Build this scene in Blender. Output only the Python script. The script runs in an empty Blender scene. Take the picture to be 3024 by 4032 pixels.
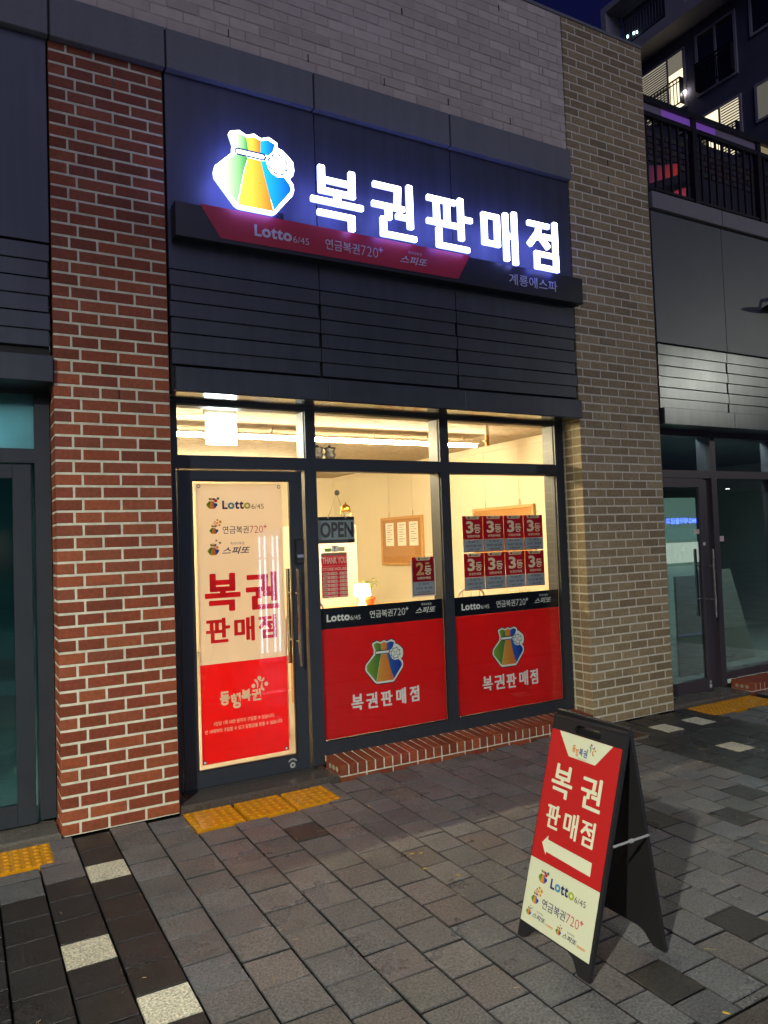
import bpy, math, random
from mathutils import Vector
random.seed(7)
sc = bpy.context.scene
col = sc.collection
R = math.radians

# ------------------------------------------------------------------ camera
CAM = Vector((0.0, -4.71641, 1.62))
yaw, pitch, roll, fpx = 0.51785985, 0.0394459375, -0.035823572, 2959.0485
fw = Vector((math.sin(yaw)*math.cos(pitch), math.cos(yaw)*math.cos(pitch), math.sin(pitch)))
rt = Vector((math.cos(yaw), -math.sin(yaw), 0)); up = rt.cross(fw)
c_, s_ = math.cos(roll), math.sin(roll)
rt, up = c_*rt + s_*up, -s_*rt + c_*up
from mathutils import Matrix
cam_d = bpy.data.cameras.new('camera'); cam = bpy.data.objects.new('camera', cam_d); col.objects.link(cam)
m = Matrix((( rt.x, up.x, -fw.x, CAM.x), (rt.y, up.y, -fw.y, CAM.y), (rt.z, up.z, -fw.z, CAM.z), (0, 0, 0, 1)))
cam.matrix_world = m
cam_d.sensor_fit = 'VERTICAL'; cam_d.sensor_height = 36.0; cam_d.lens = 36.0*fpx/4032.0
cam_d.clip_start = 0.05; cam_d.clip_end = 900
sc.camera = cam
# ------------------------------------------------------------------ sky, sun (night)
w = bpy.data.worlds.new('World'); sc.world = w; w.use_nodes = True
nt = w.node_tree; bg = nt.nodes['Background']
sky = nt.nodes.new('ShaderNodeTexSky'); sky.sky_type = 'NISHITA'; sky.sun_disc = False
sky.sun_elevation = R(-2.2); sky.sun_rotation = R(200); sky.ozone_density = 6.0; sky.air_density = 1.0; sky.dust_density = 0.4
nt.links.new(sky.outputs[0], bg.inputs[0]); bg.inputs[1].default_value = 0.15
SKY = bg
sun_d = bpy.data.lights.new('night_glow', 'SUN'); sun = bpy.data.objects.new('night_glow', sun_d); col.objects.link(sun)
sun_d.energy = 0.30; sun_d.angle = R(50); sun_d.color = (0.74, 0.70, 1.0)
sun.rotation_euler = (R(62), 0, R(-12))
sc.view_settings.view_transform = 'Standard'; sc.view_settings.look = 'None'
sc.view_settings.exposure = 1.05; sc.view_settings.gamma = 1.0
sc.cycles.use_denoising = True
sc.cycles.transparent_max_bounces = 24; sc.cycles.max_bounces = 10; sc.cycles.sample_clamp_indirect = 6.0

# ------------------------------------------------------------------ colour + materials
def lin(c):
    if isinstance(c, str):
        c = tuple(int(c[i:i+2], 16)/255 for i in (0, 2, 4))
    return tuple((x/12.92 if x <= 0.04045 else ((x+0.055)/1.055)**2.4) for x in c)
MATS = {}
def mat(name, color=(.5, .5, .5), rough=.5, metal=0., emis=None, es=0., vcol=False, nscale=0., namp=0., bump=0., bscale=80.,
        trans=0., rnoise=0., spec=.5, coat=0., stain=0., streak=0.):
    if name in MATS: return MATS[name]
    m = bpy.data.materials.new(name); m.use_nodes = True; t = m.node_tree; N = t.nodes; L = t.links
    b = N['Principled BSDF']; out = N['Material Output']
    b.inputs['Roughness'].default_value = rough; b.inputs['Metallic'].default_value = metal
    b.inputs['Specular IOR Level'].default_value = spec; b.inputs['Coat Weight'].default_value = coat
    if vcol:
        a = N.new('ShaderNodeAttribute'); a.attribute_name = 'Col'; src = a.outputs['Color']
    else:
        a = N.new('ShaderNodeRGB'); a.outputs[0].default_value = (*color, 1); src = a.outputs[0]
    tc = N.new('ShaderNodeTexCoord')
    geo = N.new('ShaderNodeNewGeometry')
    if namp > 0:
        n = N.new('ShaderNodeTexNoise'); n.inputs['Scale'].default_value = nscale; n.inputs['Detail'].default_value = 6
        L.new(geo.outputs['Position'], n.inputs['Vector'])
        mr = N.new('ShaderNodeMapRange'); mr.inputs[1].default_value = .25; mr.inputs[2].default_value = .75
        mr.inputs[3].default_value = 1-namp; mr.inputs[4].default_value = 1+namp
        L.new(n.outputs[0], mr.inputs[0])
        mx = N.new('ShaderNodeMix'); mx.data_type = 'RGBA'; mx.blend_type = 'MULTIPLY'; mx.inputs[0].default_value = 1
        L.new(src, mx.inputs[6]); L.new(mr.outputs[0], mx.inputs[7]); src = mx.outputs[2]
    if stain > 0:
        n = N.new('ShaderNodeTexNoise'); n.inputs['Scale'].default_value = 4.5; n.inputs['Detail'].default_value = 7; n.inputs['Roughness'].default_value = .65
        L.new(geo.outputs['Position'], n.inputs['Vector'])
        mr = N.new('ShaderNodeMapRange'); mr.inputs[1].default_value = .35; mr.inputs[2].default_value = .65
        mr.inputs[3].default_value = 1-stain; mr.inputs[4].default_value = 1+stain
        L.new(n.outputs[0], mr.inputs[0])
        mx = N.new('ShaderNodeMix'); mx.data_type = 'RGBA'; mx.blend_type = 'MULTIPLY'; mx.inputs[0].default_value = 1
        L.new(src, mx.inputs[6]); L.new(mr.outputs[0], mx.inputs[7]); src = mx.outputs[2]
    if streak > 0:
        mp = N.new('ShaderNodeMapping'); mp.inputs['Scale'].default_value = (14, 14, .8)
        L.new(geo.outputs['Position'], mp.inputs[0])
        n = N.new('ShaderNodeTexNoise'); n.inputs['Scale'].default_value = 1.; n.inputs['Detail'].default_value = 5
        L.new(mp.outputs[0], n.inputs['Vector'])
        mr = N.new('ShaderNodeMapRange'); mr.inputs[1].default_value = .3; mr.inputs[2].default_value = .7
        mr.inputs[3].default_value = 1-streak; mr.inputs[4].default_value = 1+streak
        L.new(n.outputs[0], mr.inputs[0])
        mx = N.new('ShaderNodeMix'); mx.data_type = 'RGBA'; mx.blend_type = 'MULTIPLY'; mx.inputs[0].default_value = 1
        L.new(src, mx.inputs[6]); L.new(mr.outputs[0], mx.inputs[7]); src = mx.outputs[2]
    L.new(src, b.inputs['Base Color'])
    if rnoise > 0:
        n = N.new('ShaderNodeTexNoise'); n.inputs['Scale'].default_value = 3.1; n.inputs['Detail'].default_value = 4
        L.new(geo.outputs['Position'], n.inputs['Vector'])
        mr = N.new('ShaderNodeMapRange'); mr.inputs[1].default_value = .25; mr.inputs[2].default_value = .75
        mr.inputs[3].default_value = max(.03, rough-rnoise); mr.inputs[4].default_value = min(1, rough+rnoise)
        L.new(n.outputs[0], mr.inputs[0]); L.new(mr.outputs[0], b.inputs['Roughness'])
    if bump > 0:
        n = N.new('ShaderNodeTexNoise'); n.inputs['Scale'].default_value = bscale; n.inputs['Detail'].default_value = 4
        L.new(geo.outputs['Position'], n.inputs['Vector'])
        bp = N.new('ShaderNodeBump'); bp.inputs['Strength'].default_value = bump; bp.inputs['Distance'].default_value = .004
        L.new(n.outputs[0], bp.inputs['Height']); L.new(bp.outputs[0], b.inputs['Normal'])
    if emis is not None:
        b.inputs['Emission Color'].default_value = (*emis, 1); b.inputs['Emission Strength'].default_value = es
    elif es > 0:
        L.new(src, b.inputs['Emission Color']); b.inputs['Emission Strength'].default_value = es
    if trans > 0:
        tr = N.new('ShaderNodeBsdfTranslucent'); L.new(src, tr.inputs[0])
        ms = N.new('ShaderNodeMixShader'); ms.inputs[0].default_value = trans
        L.new(b.outputs[0], ms.inputs[1]); L.new(tr.outputs[0], ms.inputs[2]); L.new(ms.outputs[0], out.inputs[0])
    MATS[name] = m; return m
def glass(name, tint, refl=1.0):
    m = bpy.data.materials.new(name); m.use_nodes = True; t = m.node_tree; N = t.nodes; L = t.links
    N.remove(N['Principled BSDF']); out = N['Material Output']
    fr = N.new('ShaderNodeFresnel'); fr.inputs[0].default_value = 1.5
    mu = N.new('ShaderNodeMath'); mu.operation = 'MULTIPLY'; L.new(fr.outputs[0], mu.inputs[0])
    ge = N.new('ShaderNodeNewGeometry'); bk = N.new('ShaderNodeMath'); bk.operation = 'MULTIPLY_ADD'; bk.inputs[1].default_value = -refl; bk.inputs[2].default_value = refl
    L.new(ge.outputs['Backfacing'], bk.inputs[0]); L.new(bk.outputs[0], mu.inputs[1])
    tr = N.new('ShaderNodeBsdfTransparent'); tr.inputs[0].default_value = (*tint, 1)
    gl = N.new('ShaderNodeBsdfGlossy'); gl.inputs['Roughness'].default_value = 0.0; gl.inputs[0].default_value = (1, 1, 1, 1)
    ms = N.new('ShaderNodeMixShader'); L.new(mu.outputs[0], ms.inputs[0]); L.new(tr.outputs[0], ms.inputs[1]); L.new(gl.outputs[0], ms.inputs[2])
    L.new(ms.outputs[0], out.inputs[0]); MATS[name] = m; return m

brick_m = mat('brick', vcol=True, rough=.62, nscale=45, namp=.28, bump=.5, bscale=160, rnoise=.12, stain=.12)
mortar_m = mat('mortar', lin('cac9b4'), rough=.9, nscale=30, namp=.16, bump=.6, bscale=120, stain=.12)
mortar_tan = mat('mortar_tan', lin('cdc8b0'), rough=.9, nscale=30, namp=.14, bump=.6, bscale=120)
white_brick_m = mat('painted_brick', vcol=True, rough=.75, nscale=9, namp=.10, bump=.4, bscale=90)
white_mortar = mat('painted_mortar', lin('b2a8a0'), rough=.9, nscale=6, namp=.2, bump=.5, bscale=70)
clad_m = mat('metal_cladding', lin('40454d'), rough=.44, metal=.35, nscale=5, namp=.07, rnoise=.07, streak=.10)
panel_m = mat('panel_cladding', lin('3c4150'), rough=.45, metal=.15, nscale=5, namp=.06, streak=.16)
clad_g = mat('metal_cladding_glossy', lin('565a5e'), rough=.29, metal=.6, nscale=5, namp=.05, rnoise=.015, streak=.13)
panel_g = mat('panel_cladding_grey', lin('5a5f62'), rough=.46, metal=.3, nscale=3, namp=.05)
ledge_m = mat('ledge_stone', lin('6b6e72'), rough=.7, nscale=40, namp=.07, bump=.1, bscale=200, streak=.06)
frame_m = mat('window_frame_metal', lin('30363d'), rough=.42, metal=.25, nscale=12, namp=.05, rnoise=.06)
frame_p = mat('window_frame_brown', lin('453f45'), rough=.45, metal=.25, nscale=12, namp=.05)
paver_m = mat('paver', vcol=True, rough=.37, nscale=105, namp=.75, bump=1.0, bscale=260, rnoise=.20, stain=.12)
grout_m = mat('paving_sand', lin('161511'), rough=.9, nscale=60, namp=.3, bump=.5)
asphalt_m = mat('asphalt', (.045, .045, .047), rough=.45, nscale=150, namp=.4, bump=.8, bscale=200, rnoise=.2)
granite_m = mat('granite', lin('55524c'), rough=.30, nscale=130, namp=.55, bump=.9, bscale=90, rnoise=.2)
granite_wet = mat('wet_granite', lin('4a4540'), rough=.16, nscale=130, namp=.55, bump=.45, bscale=60, rnoise=.1)
yellow_m = mat('tactile_yellow', lin('bd8214'), rough=.17, nscale=25, namp=.22, bump=.5, bscale=55, rnoise=.12)
steel_m = mat('brushed_steel', lin('c0bcb4'), rough=.22, metal=1.0)
print_m = mat('printed_sheet', vcol=True, rough=.45)
film_m = mat('printed_film', vcol=True, rough=.28, trans=.35)
banner_m = mat('banner_vinyl', vcol=True, rough=.35, trans=.55, bump=.12, bscale=14)
sign_plastic = mat('sign_plastic', (.010, .010, .012), rough=.5, bump=.3, bscale=200)
signbox_m = mat('sign_box_paint', lin('20222c'), rough=.4, nscale=8, namp=.05)
glow_m = mat('backlit_print', vcol=True, rough=.5, es=1.35)
glow_edge = mat('backlit_edge', lin('8090ff'), rough=.5, emis=(.30, .36, 1.0), es=2.2)
halo_m = mat('backlit_halo', lin('2030ff'), rough=.5, emis=(.20, .24, 1.0), es=4.0)
letter_m = mat('backlit_letter', (.9, .9, .9), rough=.5, emis=(.84, .88, 1.0), es=4.0)
wall_in = mat('interior_plaster', lin('d9cfb8'), rough=.8, nscale=2, namp=.04)
ceil_in = mat('interior_ceiling', lin('a39684'), rough=.9, nscale=18, namp=.25, bump=.6, bscale=30)
floor_in = mat('interior_floor', lin('9a9184'), rough=.4)
led_m = mat('led_tube', (1, 1, 1), emis=(1, .79, .48), es=165)
exit_m = mat('exit_panel', (1, 1, 1), emis=(.85, .95, 1.0), es=14)
shade_m = mat('lamp_shade', (1, .9, .7), emis=(1, .70, .32), es=28)
cork_m = mat('cork', lin('a87a48'), rough=.9, nscale=120, namp=.25)
wood_m = mat('light_wood', lin('c1935a'), rough=.5, nscale=20, namp=.12)
white_m = mat('white_lacquer', lin('e4dccb'), rough=.5)
brass_m = mat('brass', lin('c99a4a'), rough=.25, metal=1.)
terra_m = mat('terracotta', lin('a84f22'), rough=.8, nscale=40, namp=.1)
leaf_m = mat('palm_leaf', lin('5c6b2a'), rough=.5, trans=.3)
dark_m = mat('black_plastic', (.012, .012, .014), rough=.3)
pipe_m = mat('painted_pipe', lin('cbbd9f'), rough=.5)
navy_wall = mat('apartment_render', (.13, .13, .18), rough=.9, nscale=1.5, namp=.12)
pale_wall = mat('apartment_pale_render', (.42, .40, .43), rough=.9, nscale=1.5, namp=.1)
lit_win = mat('lit_room', lin('e8dcae'), emis=(1, .86, .55), es=.75)
lit_blind = mat('lit_blind', lin('b0aa98'), emis=(.9, .82, .62), es=.20, streak=.2)
dark_glass = glass('dark_pane', (.35, .37, .42), 1.6)
rail_m = mat('railing_metal', (.02, .02, .024), rough=.4, metal=.3)
glass_m = glass('shop_glass', (.97, .99, .98), 1.0)
glass_r = glass('green_glass', (.60, .68, .68), 2.8)
glass_l = glass('teal_glass', (.52, .70, .72), 2.0)
frost_l = mat('teal_frosted_film', lin('93b4b8'), rough=.3, trans=.8, nscale=2.5, namp=.2)

# ------------------------------------------------------------------ mesh builder
class Fr:                                   # a plane frame: u right, v up, w towards the viewer
    def __init__(s, O, U, V, N): s.O, s.U, s.V, s.N = Vector(O), Vector(U), Vector(V), Vector(N)
    def p(s, u, v, w=0): return s.O + s.U*u + s.V*v + s.N*w
def fac(y): return Fr((0, y, 0), (1, 0, 0), (0, 0, 1), (0, -1, 0))
class MB:
    def __init__(s): s.v = []; s.f = []; s.c = []; s.m = []
    def poly(s, pts, c=(.5, .5, .5), mi=0, cols=None):
        b = len(s.v); s.v += [tuple(p) for p in pts]; s.f.append(tuple(range(b, b+len(pts)))); s.c.append(cols or [c]*len(pts)); s.m.append(mi)
    def faces(s, vs, fs, c=(.5, .5, .5), mi=0):
        b = len(s.v); s.v += [tuple(p) for p in vs]
        for f in fs: s.f.append(tuple(b+i for i in f)); s.c.append([c]*len(f)); s.m.append(mi)
    def box(s, x0, x1, y0, y1, z0, z1, c=(.5, .5, .5), mi=0):
        vs = [(x, y, z) for x in (x0, x1) for y in (y0, y1) for z in (z0, z1)]
        s.faces(vs, [(0, 1, 3, 2), (4, 6, 7, 5), (0, 4, 5, 1), (2, 3, 7, 6), (0, 2, 6, 4), (1, 5, 7, 3)], c, mi)
    def fbox(s, fr, u0, u1, v0, v1, w0, w1, c=(.5, .5, .5), mi=0, bev=0.):
        # w1 = front; front edges chamfered by bev
        P = fr.p
        if bev <= 0:
            vs = [P(u, v, w) for w in (w0, w1) for (u, v) in ((u0, v0), (u1, v0), (u1, v1), (u0, v1))]
            s.faces(vs, [(3, 2, 1, 0), (4, 5, 6, 7), (0, 1, 5, 4), (1, 2, 6, 5), (2, 3, 7, 6), (3, 0, 4, 7)], c, mi); return
        vs = [P(u, v, w0) for (u, v) in ((u0, v0), (u1, v0), (u1, v1), (u0, v1))]
        vs += [P(u, v, w1-bev) for (u, v) in ((u0, v0), (u1, v0), (u1, v1), (u0, v1))]
        vs += [P(u, v, w1) for (u, v) in ((u0+bev, v0+bev), (u1-bev, v0+bev), (u1-bev, v1-bev), (u0+bev, v1-bev))]
        fs = [(3, 2, 1, 0), (8, 9, 10, 11)]
        for a in (0, 4):
            for i in range(4):
                j = (i+1) % 4; fs.append((a+i, a+j, a+4+j, a+4+i))
        s.faces(vs, fs, c, mi)
    def prism(s, fr, pts, w0, w1, c=(.5, .5, .5), mi=0, cols=None, side=None):
        n = len(pts)
        s.poly([fr.p(u, v, w1) for u, v in pts], c, mi, cols)
        s.poly([fr.p(u, v, w0) for u, v in reversed(pts)], c, mi if side is None else side+1)
        for i in range(n):
            j = (i+1) % n
            s.poly([fr.p(*pts[i], w0), fr.p(*pts[j], w0), fr.p(*pts[j], w1), fr.p(*pts[i], w1)], c, mi if side is None else side)
    def flat(s, fr, pts, w, c, cols=None, mi=0): s.poly([fr.p(u, v, w) for u, v in pts], c, mi, cols)
    def rect(s, fr, u0, u1, v0, v1, w, c, mi=0): s.flat(fr, [(u0, v0), (u1, v0), (u1, v1), (u0, v1)], w, c, mi=mi)
    def disc(s, fr, u, v, r, w, c, n=16, rv=None):
        rv = rv or r; s.flat(fr, [(u+r*math.cos(6.28318*i/n), v+rv*math.sin(6.28318*i/n)) for i in range(n)], w, c)
    def tube(s, pts, r, n=8, c=(.5, .5, .5), r1=None, mi=0):
        pts = [Vector(p) for p in pts]; rings = []
        for i, p in enumerate(pts):
            d = (pts[min(i+1, len(pts)-1)]-pts[max(i-1, 0)]).normalized()
            a = Vector((0, 0, 1)) if abs(d.z) < .9 else Vector((1, 0, 0))
            x = d.cross(a).normalized(); y = d.cross(x)
            rr = r if r1 is None else r+(r1-r)*i/(len(pts)-1)
            rings.append([p+(x*math.cos(6.28318*k/n)+y*math.sin(6.28318*k/n))*rr for k in range(n)])
        vs = [q for rg in rings for q in rg]; fs = []
        for i in range(len(rings)-1):
            for k in range(n): fs.append((i*n+k, i*n+(k+1) % n, (i+1)*n+(k+1) % n, (i+1)*n+k))
        fs.append(tuple(range(n-1, -1, -1))); fs.append(tuple((len(rings)-1)*n+k for k in range(n)))
        s.faces(vs, fs, c, mi)
    def lathe(s, cx, cy, prof, n=20, c=(.5, .5, .5), mi=0):      # prof: (r, z)
        vs = []; fs = []
        for r, z in prof: vs += [(cx+r*math.cos(6.28318*k/n), cy+r*math.sin(6.28318*k/n), z) for k in range(n)]
        for i in range(len(prof)-1):
            for k in range(n): fs.append((i*n+k, i*n+(k+1) % n, (i+1)*n+(k+1) % n, (i+1)*n+k))
        fs.append(tuple(range(n-1, -1, -1))); fs.append(tuple((len(prof)-1)*n+k for k in range(n)))
        s.faces(vs, fs, c, mi)
    def build(s, name, mats, parent=None, smooth=False):
        root = parent
        off = Vector((0, 0, 0))
        while root is not None: off += root.location; root = root.parent
        me = bpy.data.meshes.new(name); me.from_pydata([Vector(v)-off for v in s.v], [], s.f)
        for mm in (mats if isinstance(mats, (list, tuple)) else [mats]): me.materials.append(mm)
        me.polygons.foreach_set('material_index', s.m)
        ca = me.color_attributes.new('Col', 'FLOAT_COLOR', 'CORNER')
        flat = []
        for f in s.c:
            for q in f: flat += [q[0], q[1], q[2], 1.0]
        ca.data.foreach_set('color', flat)
        if smooth: me.polygons.foreach_set('use_smooth', [True]*len(me.polygons))
        me.update()
        o = bpy.data.objects.new(name, me); col.objects.link(o)
        if parent: o.parent = parent
        return o
def tag(o, label=None, cat=None, group=None, kind=None):
    if label: o['label'] = label
    if cat: o['category'] = cat
    if group: o['group'] = group
    if kind: o['kind'] = kind
    return o
def thing(name, label, cat, loc=(0, 0, 0), group=None):
    o = bpy.data.objects.new(name, None); col.objects.link(o); o.location = loc; o.empty_display_size = .1
    return tag(o, label, cat, group)
def one(name, mb, m, label, cat, group=None, smooth=False, loc=None):       # a thing of a single mesh
    o = mb.build(name, m, None, smooth)
    if loc is not None:
        me = o.data
        for v in me.vertices: v.co -= Vector(loc)
        o.location = loc
    return tag(o, label, cat, group)

# ------------------------------------------------------------------ lettering
_T = {}
def text_poly(s, bold=0., shear=0., spacing=1.):
    k = (s, bold, shear, spacing)
    if k in _T: return _T[k]
    cu = bpy.data.curves.new('t', 'FONT'); cu.body = s; cu.size = 1; cu.offset = bold; cu.shear = shear; cu.space_character = spacing
    cu.resolution_u = 3; cu.fill_mode = 'FRONT'
    o = bpy.data.objects.new('t', cu); col.objects.link(o)
    bpy.context.view_layer.update()
    me = bpy.data.meshes.new_from_object(o.evaluated_get(bpy.context.evaluated_depsgraph_get()))
    vs = [(v.co.x, v.co.y) for v in me.vertices]; fs = [tuple(p.vertices) for p in me.polygons]
    bpy.data.objects.remove(o); bpy.data.curves.remove(cu); bpy.data.meshes.remove(me)
    xs = [v[0] for v in vs] or [0, 1]; ys = [v[1] for v in vs] or [0, 1]
    x0, x1, y0, y1 = min(xs), max(xs), min(ys), max(ys)
    vs = [((x-x0)/(x1-x0), (y-y0)/(y1-y0)) for x, y in vs]
    _T[k] = (vs, fs, (x1-x0)/(y1-y0)); return _T[k]
def text(mb, fr, s, u0, u1, v0, v1, w, c, bold=0.012, shear=0., mi=0, spacing=1.):
    vs, fs, _ = text_poly(s, bold, shear, spacing)
    mb.faces([fr.p(u0+(u1-u0)*x, v0+(v1-v0)*y, w) for x, y in vs], fs, c, mi)
GL = {
 '복': [((.17, 1), (.17, .6)), ((.83, 1), (.83, .6)), ((.17, .80), (.83, .80)), ((.17, .6), (.83, .6)), ((.5, .6), (.5, .41)), ((0, .41), (1, .41)),
        ((.13, .19), (.80, .19)), ((.80, .19), (.80, 0))],
 '권': [((.04, .93), (.60, .93)), ((.60, .93), (.57, .56)), ((0, .56), (.68, .56)), ((.34, .56), (.34, .36)), ((.90, 1), (.90, .26)), ((.60, .41), (.90, .41)),
        ((.20, .30), (.20, .03)), ((.20, .03), (.97, .03))],
 '판': [((.02, .93), (.60, .93)), ((0, .47), (.64, .47)), ((.18, .93), (.18, .47)), ((.44, .93), (.44, .47)), ((.78, 1), (.78, .25)), ((.78, .64), (1, .64)),
        ((.22, .33), (.22, .03)), ((.22, .03), (.90, .03))],
 '매': [((.06, .86), (.44, .86)), ((.06, .30), (.44, .30)), ((.06, .86), (.06, .30)), ((.44, .86), (.44, .30)), ((.70, .94), (.70, .05)), ((.97, 1), (.97, 0)), ((.70, .53), (.97, .53))],
 '점': [((.04, .93), (.62, .93)), ((.36, .90), (.26, .66)), ((.28, .74), (.03, .50)), ((.32, .74), (.62, .50)), ((.56, .70), (.90, .70)), ((.90, 1), (.90, .42)),
        ((.24, .31), (.90, .31)), ((.24, .03), (.90, .03)), ((.24, .31), (.24, .03)), ((.90, .31), (.90, .03))],
}
def glyph(mb, fr, ch, u0, u1, v0, v1, t, w, c, th=0., dw=.00012, mi=0, side=None, hf=.80):
    W_, H_ = (u1-u0-t), (v1-v0-t*hf)
    for i, (a, b) in enumerate(GL[ch]):
        ax, ay = u0+t/2+a[0]*W_, v0+t*hf/2+a[1]*H_; bx, by = u0+t/2+b[0]*W_, v0+t*hf/2+b[1]*H_
        dx, dy = bx-ax, by-ay; l = math.hypot(dx, dy) or 1; dx /= l; dy /= l
        h = t/2*(hf if abs(dx) > abs(dy)*1.5 else 1.); k = .28*h; e = t/2 if abs(dx) > abs(dy) else t/2*hf
        loc = [(-e, -h+k), (-e+k, -h), (l+e-k, -h), (l+e, -h+k), (l+e, h-k), (l+e-k, h), (-e+k, h), (-e, h-k)]
        pts = [(ax+dx*p-dy*q, ay+dy*p+dx*q) for p, q in loc]
        ww = w+dw*i
        if th > 0: mb.prism(fr, pts, w-th+dw*i, ww, c, mi, side=side)
        else: mb.flat(fr, pts, ww, c, mi=mi)
WORD = '복권판매점'
def word(mb, fr, boxes, t, w, c, th=0., mi=0, side=None):
    for ch, (a, b, c0, d) in zip(WORD, boxes): glyph(mb, fr, ch, a, b, c0, d, t, w, c, th, mi=mi, side=side)

BAG = {
 'outer': [(-0.322,0.925),(-0.301,0.960),(-0.185,0.997),(-0.098,0.956),(0.002,0.997),(0.092,0.960),(0.195,1.000),(0.301,0.953),(0.310,0.885),(0.369,0.872),(0.456,0.801),(0.509,0.748),(0.522,0.639),(0.500,0.561),(0.453,0.520),(0.503,0.452),(0.512,0.380),(0.491,0.308),(0.254,0.022),(0.217,0.000),(-0.185,0.000),(-0.235,0.006),(-0.276,0.031),(-0.512,0.324),(-0.522,0.396),(-0.500,0.477),(-0.288,0.688),(-0.285,0.751),(-0.276,0.779)],
 'green_top': [(-0.282,0.922),(-0.192,0.960),(-0.098,0.925),(-0.079,0.769),(-0.229,0.766)],
 'green': [(-0.238,0.682),(-0.086,0.673),(-0.139,0.495),(-0.238,0.053),(-0.475,0.333),(-0.481,0.421),(-0.460,0.467)],
 'orange_top': [(-0.098,0.925),(0.002,0.956),(0.083,0.925),(0.076,0.757),(-0.079,0.763)],
 'orange': [(-0.086,0.670),(0.079,0.667),(0.123,0.480),(0.229,0.047),(-0.232,0.044),(-0.142,0.458)],
 'blue_top': [(0.083,0.925),(0.185,0.956),(0.273,0.922),(0.245,0.826),(0.217,0.794),(0.185,0.754),(0.076,0.757)],
 'blue': [(0.079,0.667),(0.148,0.679),(0.176,0.589),(0.217,0.536),(0.282,0.505),(0.385,0.517),(0.450,0.445),(0.472,0.383),(0.453,0.336),(0.235,0.062),(0.151,0.333)],
}
def heart(cx, cy, ang, s):
    pts = []
    for i in range(20):
        t = 6.28318*i/20
        x = 16*math.sin(t)**3/34; y = (13*math.cos(t)-5*math.cos(2*t)-2*math.cos(3*t)-math.cos(4*t)+17)/34
        ca, sa = math.cos(ang), math.sin(ang); x, y = x*s*1.05, y*s*.98+.006
        pts.append((cx+x*ca-y*sa, cy+x*sa+y*ca))
    return pts
def scale_poly(pts, k):
    cx = sum(p[0] for p in pts)/len(pts); cy = sum(p[1] for p in pts)/len(pts)
    return [(cx+(x-cx)*k, cy+(y-cy)*k) for x, y in pts]
PAL_PRINT = dict(white=lin('dcdcd0'), out=lin('2a0a18'), g0=lin('7f9a2c'), g1=lin('2f6b2c'), o0=lin('c99a34'), o1=lin('c9642c'), b0=lin('1e5fae'), b1=lin('0b1f86'), line=lin('10204a'))
PAL_GLOW = dict(white=(1.1, 1.1, 1.15), out=(.6, .7, 2.2), g0=(.60, .85, .50), g1=(.00, .17, .02), o0=(.62, .56, .06), o1=(.50, .10, .01), b0=(.01, .30, .42), b1=(0, .05, .30), line=(0, .02, .10))
def bag(mb, fr, cx, v0, h, w, pal, border=True, clover=True, dw=.0004, ksx=1.):
    T = lambda pts: [(cx+x*h*ksx, v0+y*h) for x, y in pts]
    if border:
        mb.flat(fr, T([(x*1.045, (y-.5)*1.045+.5) for x, y in BAG['outer']]), w, pal['out'])
        mb.flat(fr, T(BAG['outer']), w+dw, pal['white'])
    def grad(key, ca, cb):
        pts = BAG[key]; xs = [p[0] for p in pts]; a, b = min(xs), max(xs)
        for q in range(7):
            lo, hi = a+(b-a)*q/7, a+(b-a)*(q+1)/7; P_ = pts
            for lim, sg in ((lo, 1), (hi, -1)):
                o_ = []
                for i in range(len(P_)):
                    A_, B_ = P_[i], P_[(i+1) % len(P_)]; ia, ib = (A_[0]-lim)*sg >= 0, (B_[0]-lim)*sg >= 0
                    if ia: o_.append(A_)
                    if ia != ib: t_ = (lim-A_[0])/(B_[0]-A_[0]); o_.append((lim, A_[1]+t_*(B_[1]-A_[1])))
                P_ = o_
                if len(P_) < 3: break
            if len(P_) >= 3:
                cols = [tuple(ca[i]+(cb[i]-ca[i])*min(1, max(0, (x-a)/(b-a)))**.8 for i in range(3)) for x, _ in P_]
                mb.flat(fr, T(P_), w+2*dw, ca, cols=cols)
    for k in ('green_top', 'green'): grad(k, pal['g0'], pal['g1'])
    for k in ('orange_top', 'orange'): grad(k, pal['o0'], pal['o1'])
    for k in ('blue_top', 'blue'): grad(k, pal['b0'], pal['b1'])
    if clover:
        cap = lambda x0, x1, y, r: [(x0, y-r), (x1, y-r), (x1+r*.6, y), (x1, y+r), (x0, y+r), (x0-r*.8, y+r*.6), (x0-r*.8, y-r*.6)]
        mb.flat(fr, T(cap(-.215, .13, .722, .047)), w+3*dw, pal['line'])
        mb.flat(fr, T(cap(-.215, .115, .722, .026)), w+4*dw, pal['white'])
        for k in range(4):
            an = R(4)+k*math.pi/2
            mb.flat(fr, T(heart(.303, .668, an, .152)), w+(3.2+.15*k)*dw, pal['line'])
        for k in range(4):
            an = R(4)+k*math.pi/2
            mb.flat(fr, T(scale_poly(heart(.303, .668, an, .138), .86)), w+(4.4+.15*k)*dw, pal['white'])
    else:
        mb.flat(fr, T([(-.22, .70), (.13, .70), (.13, .745), (-.22, .745)]), w+4*dw, pal['white'])
def star(cx, cy, r, n=5, a0=.3): return [(cx+(r if i % 2 == 0 else r*.45)*math.cos(a0+math.pi*i/n), cy+(r if i % 2 == 0 else r*.45)*math.sin(a0+math.pi*i/n)) for i in range(2*n)]
NAVY = lin('232058')
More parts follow.
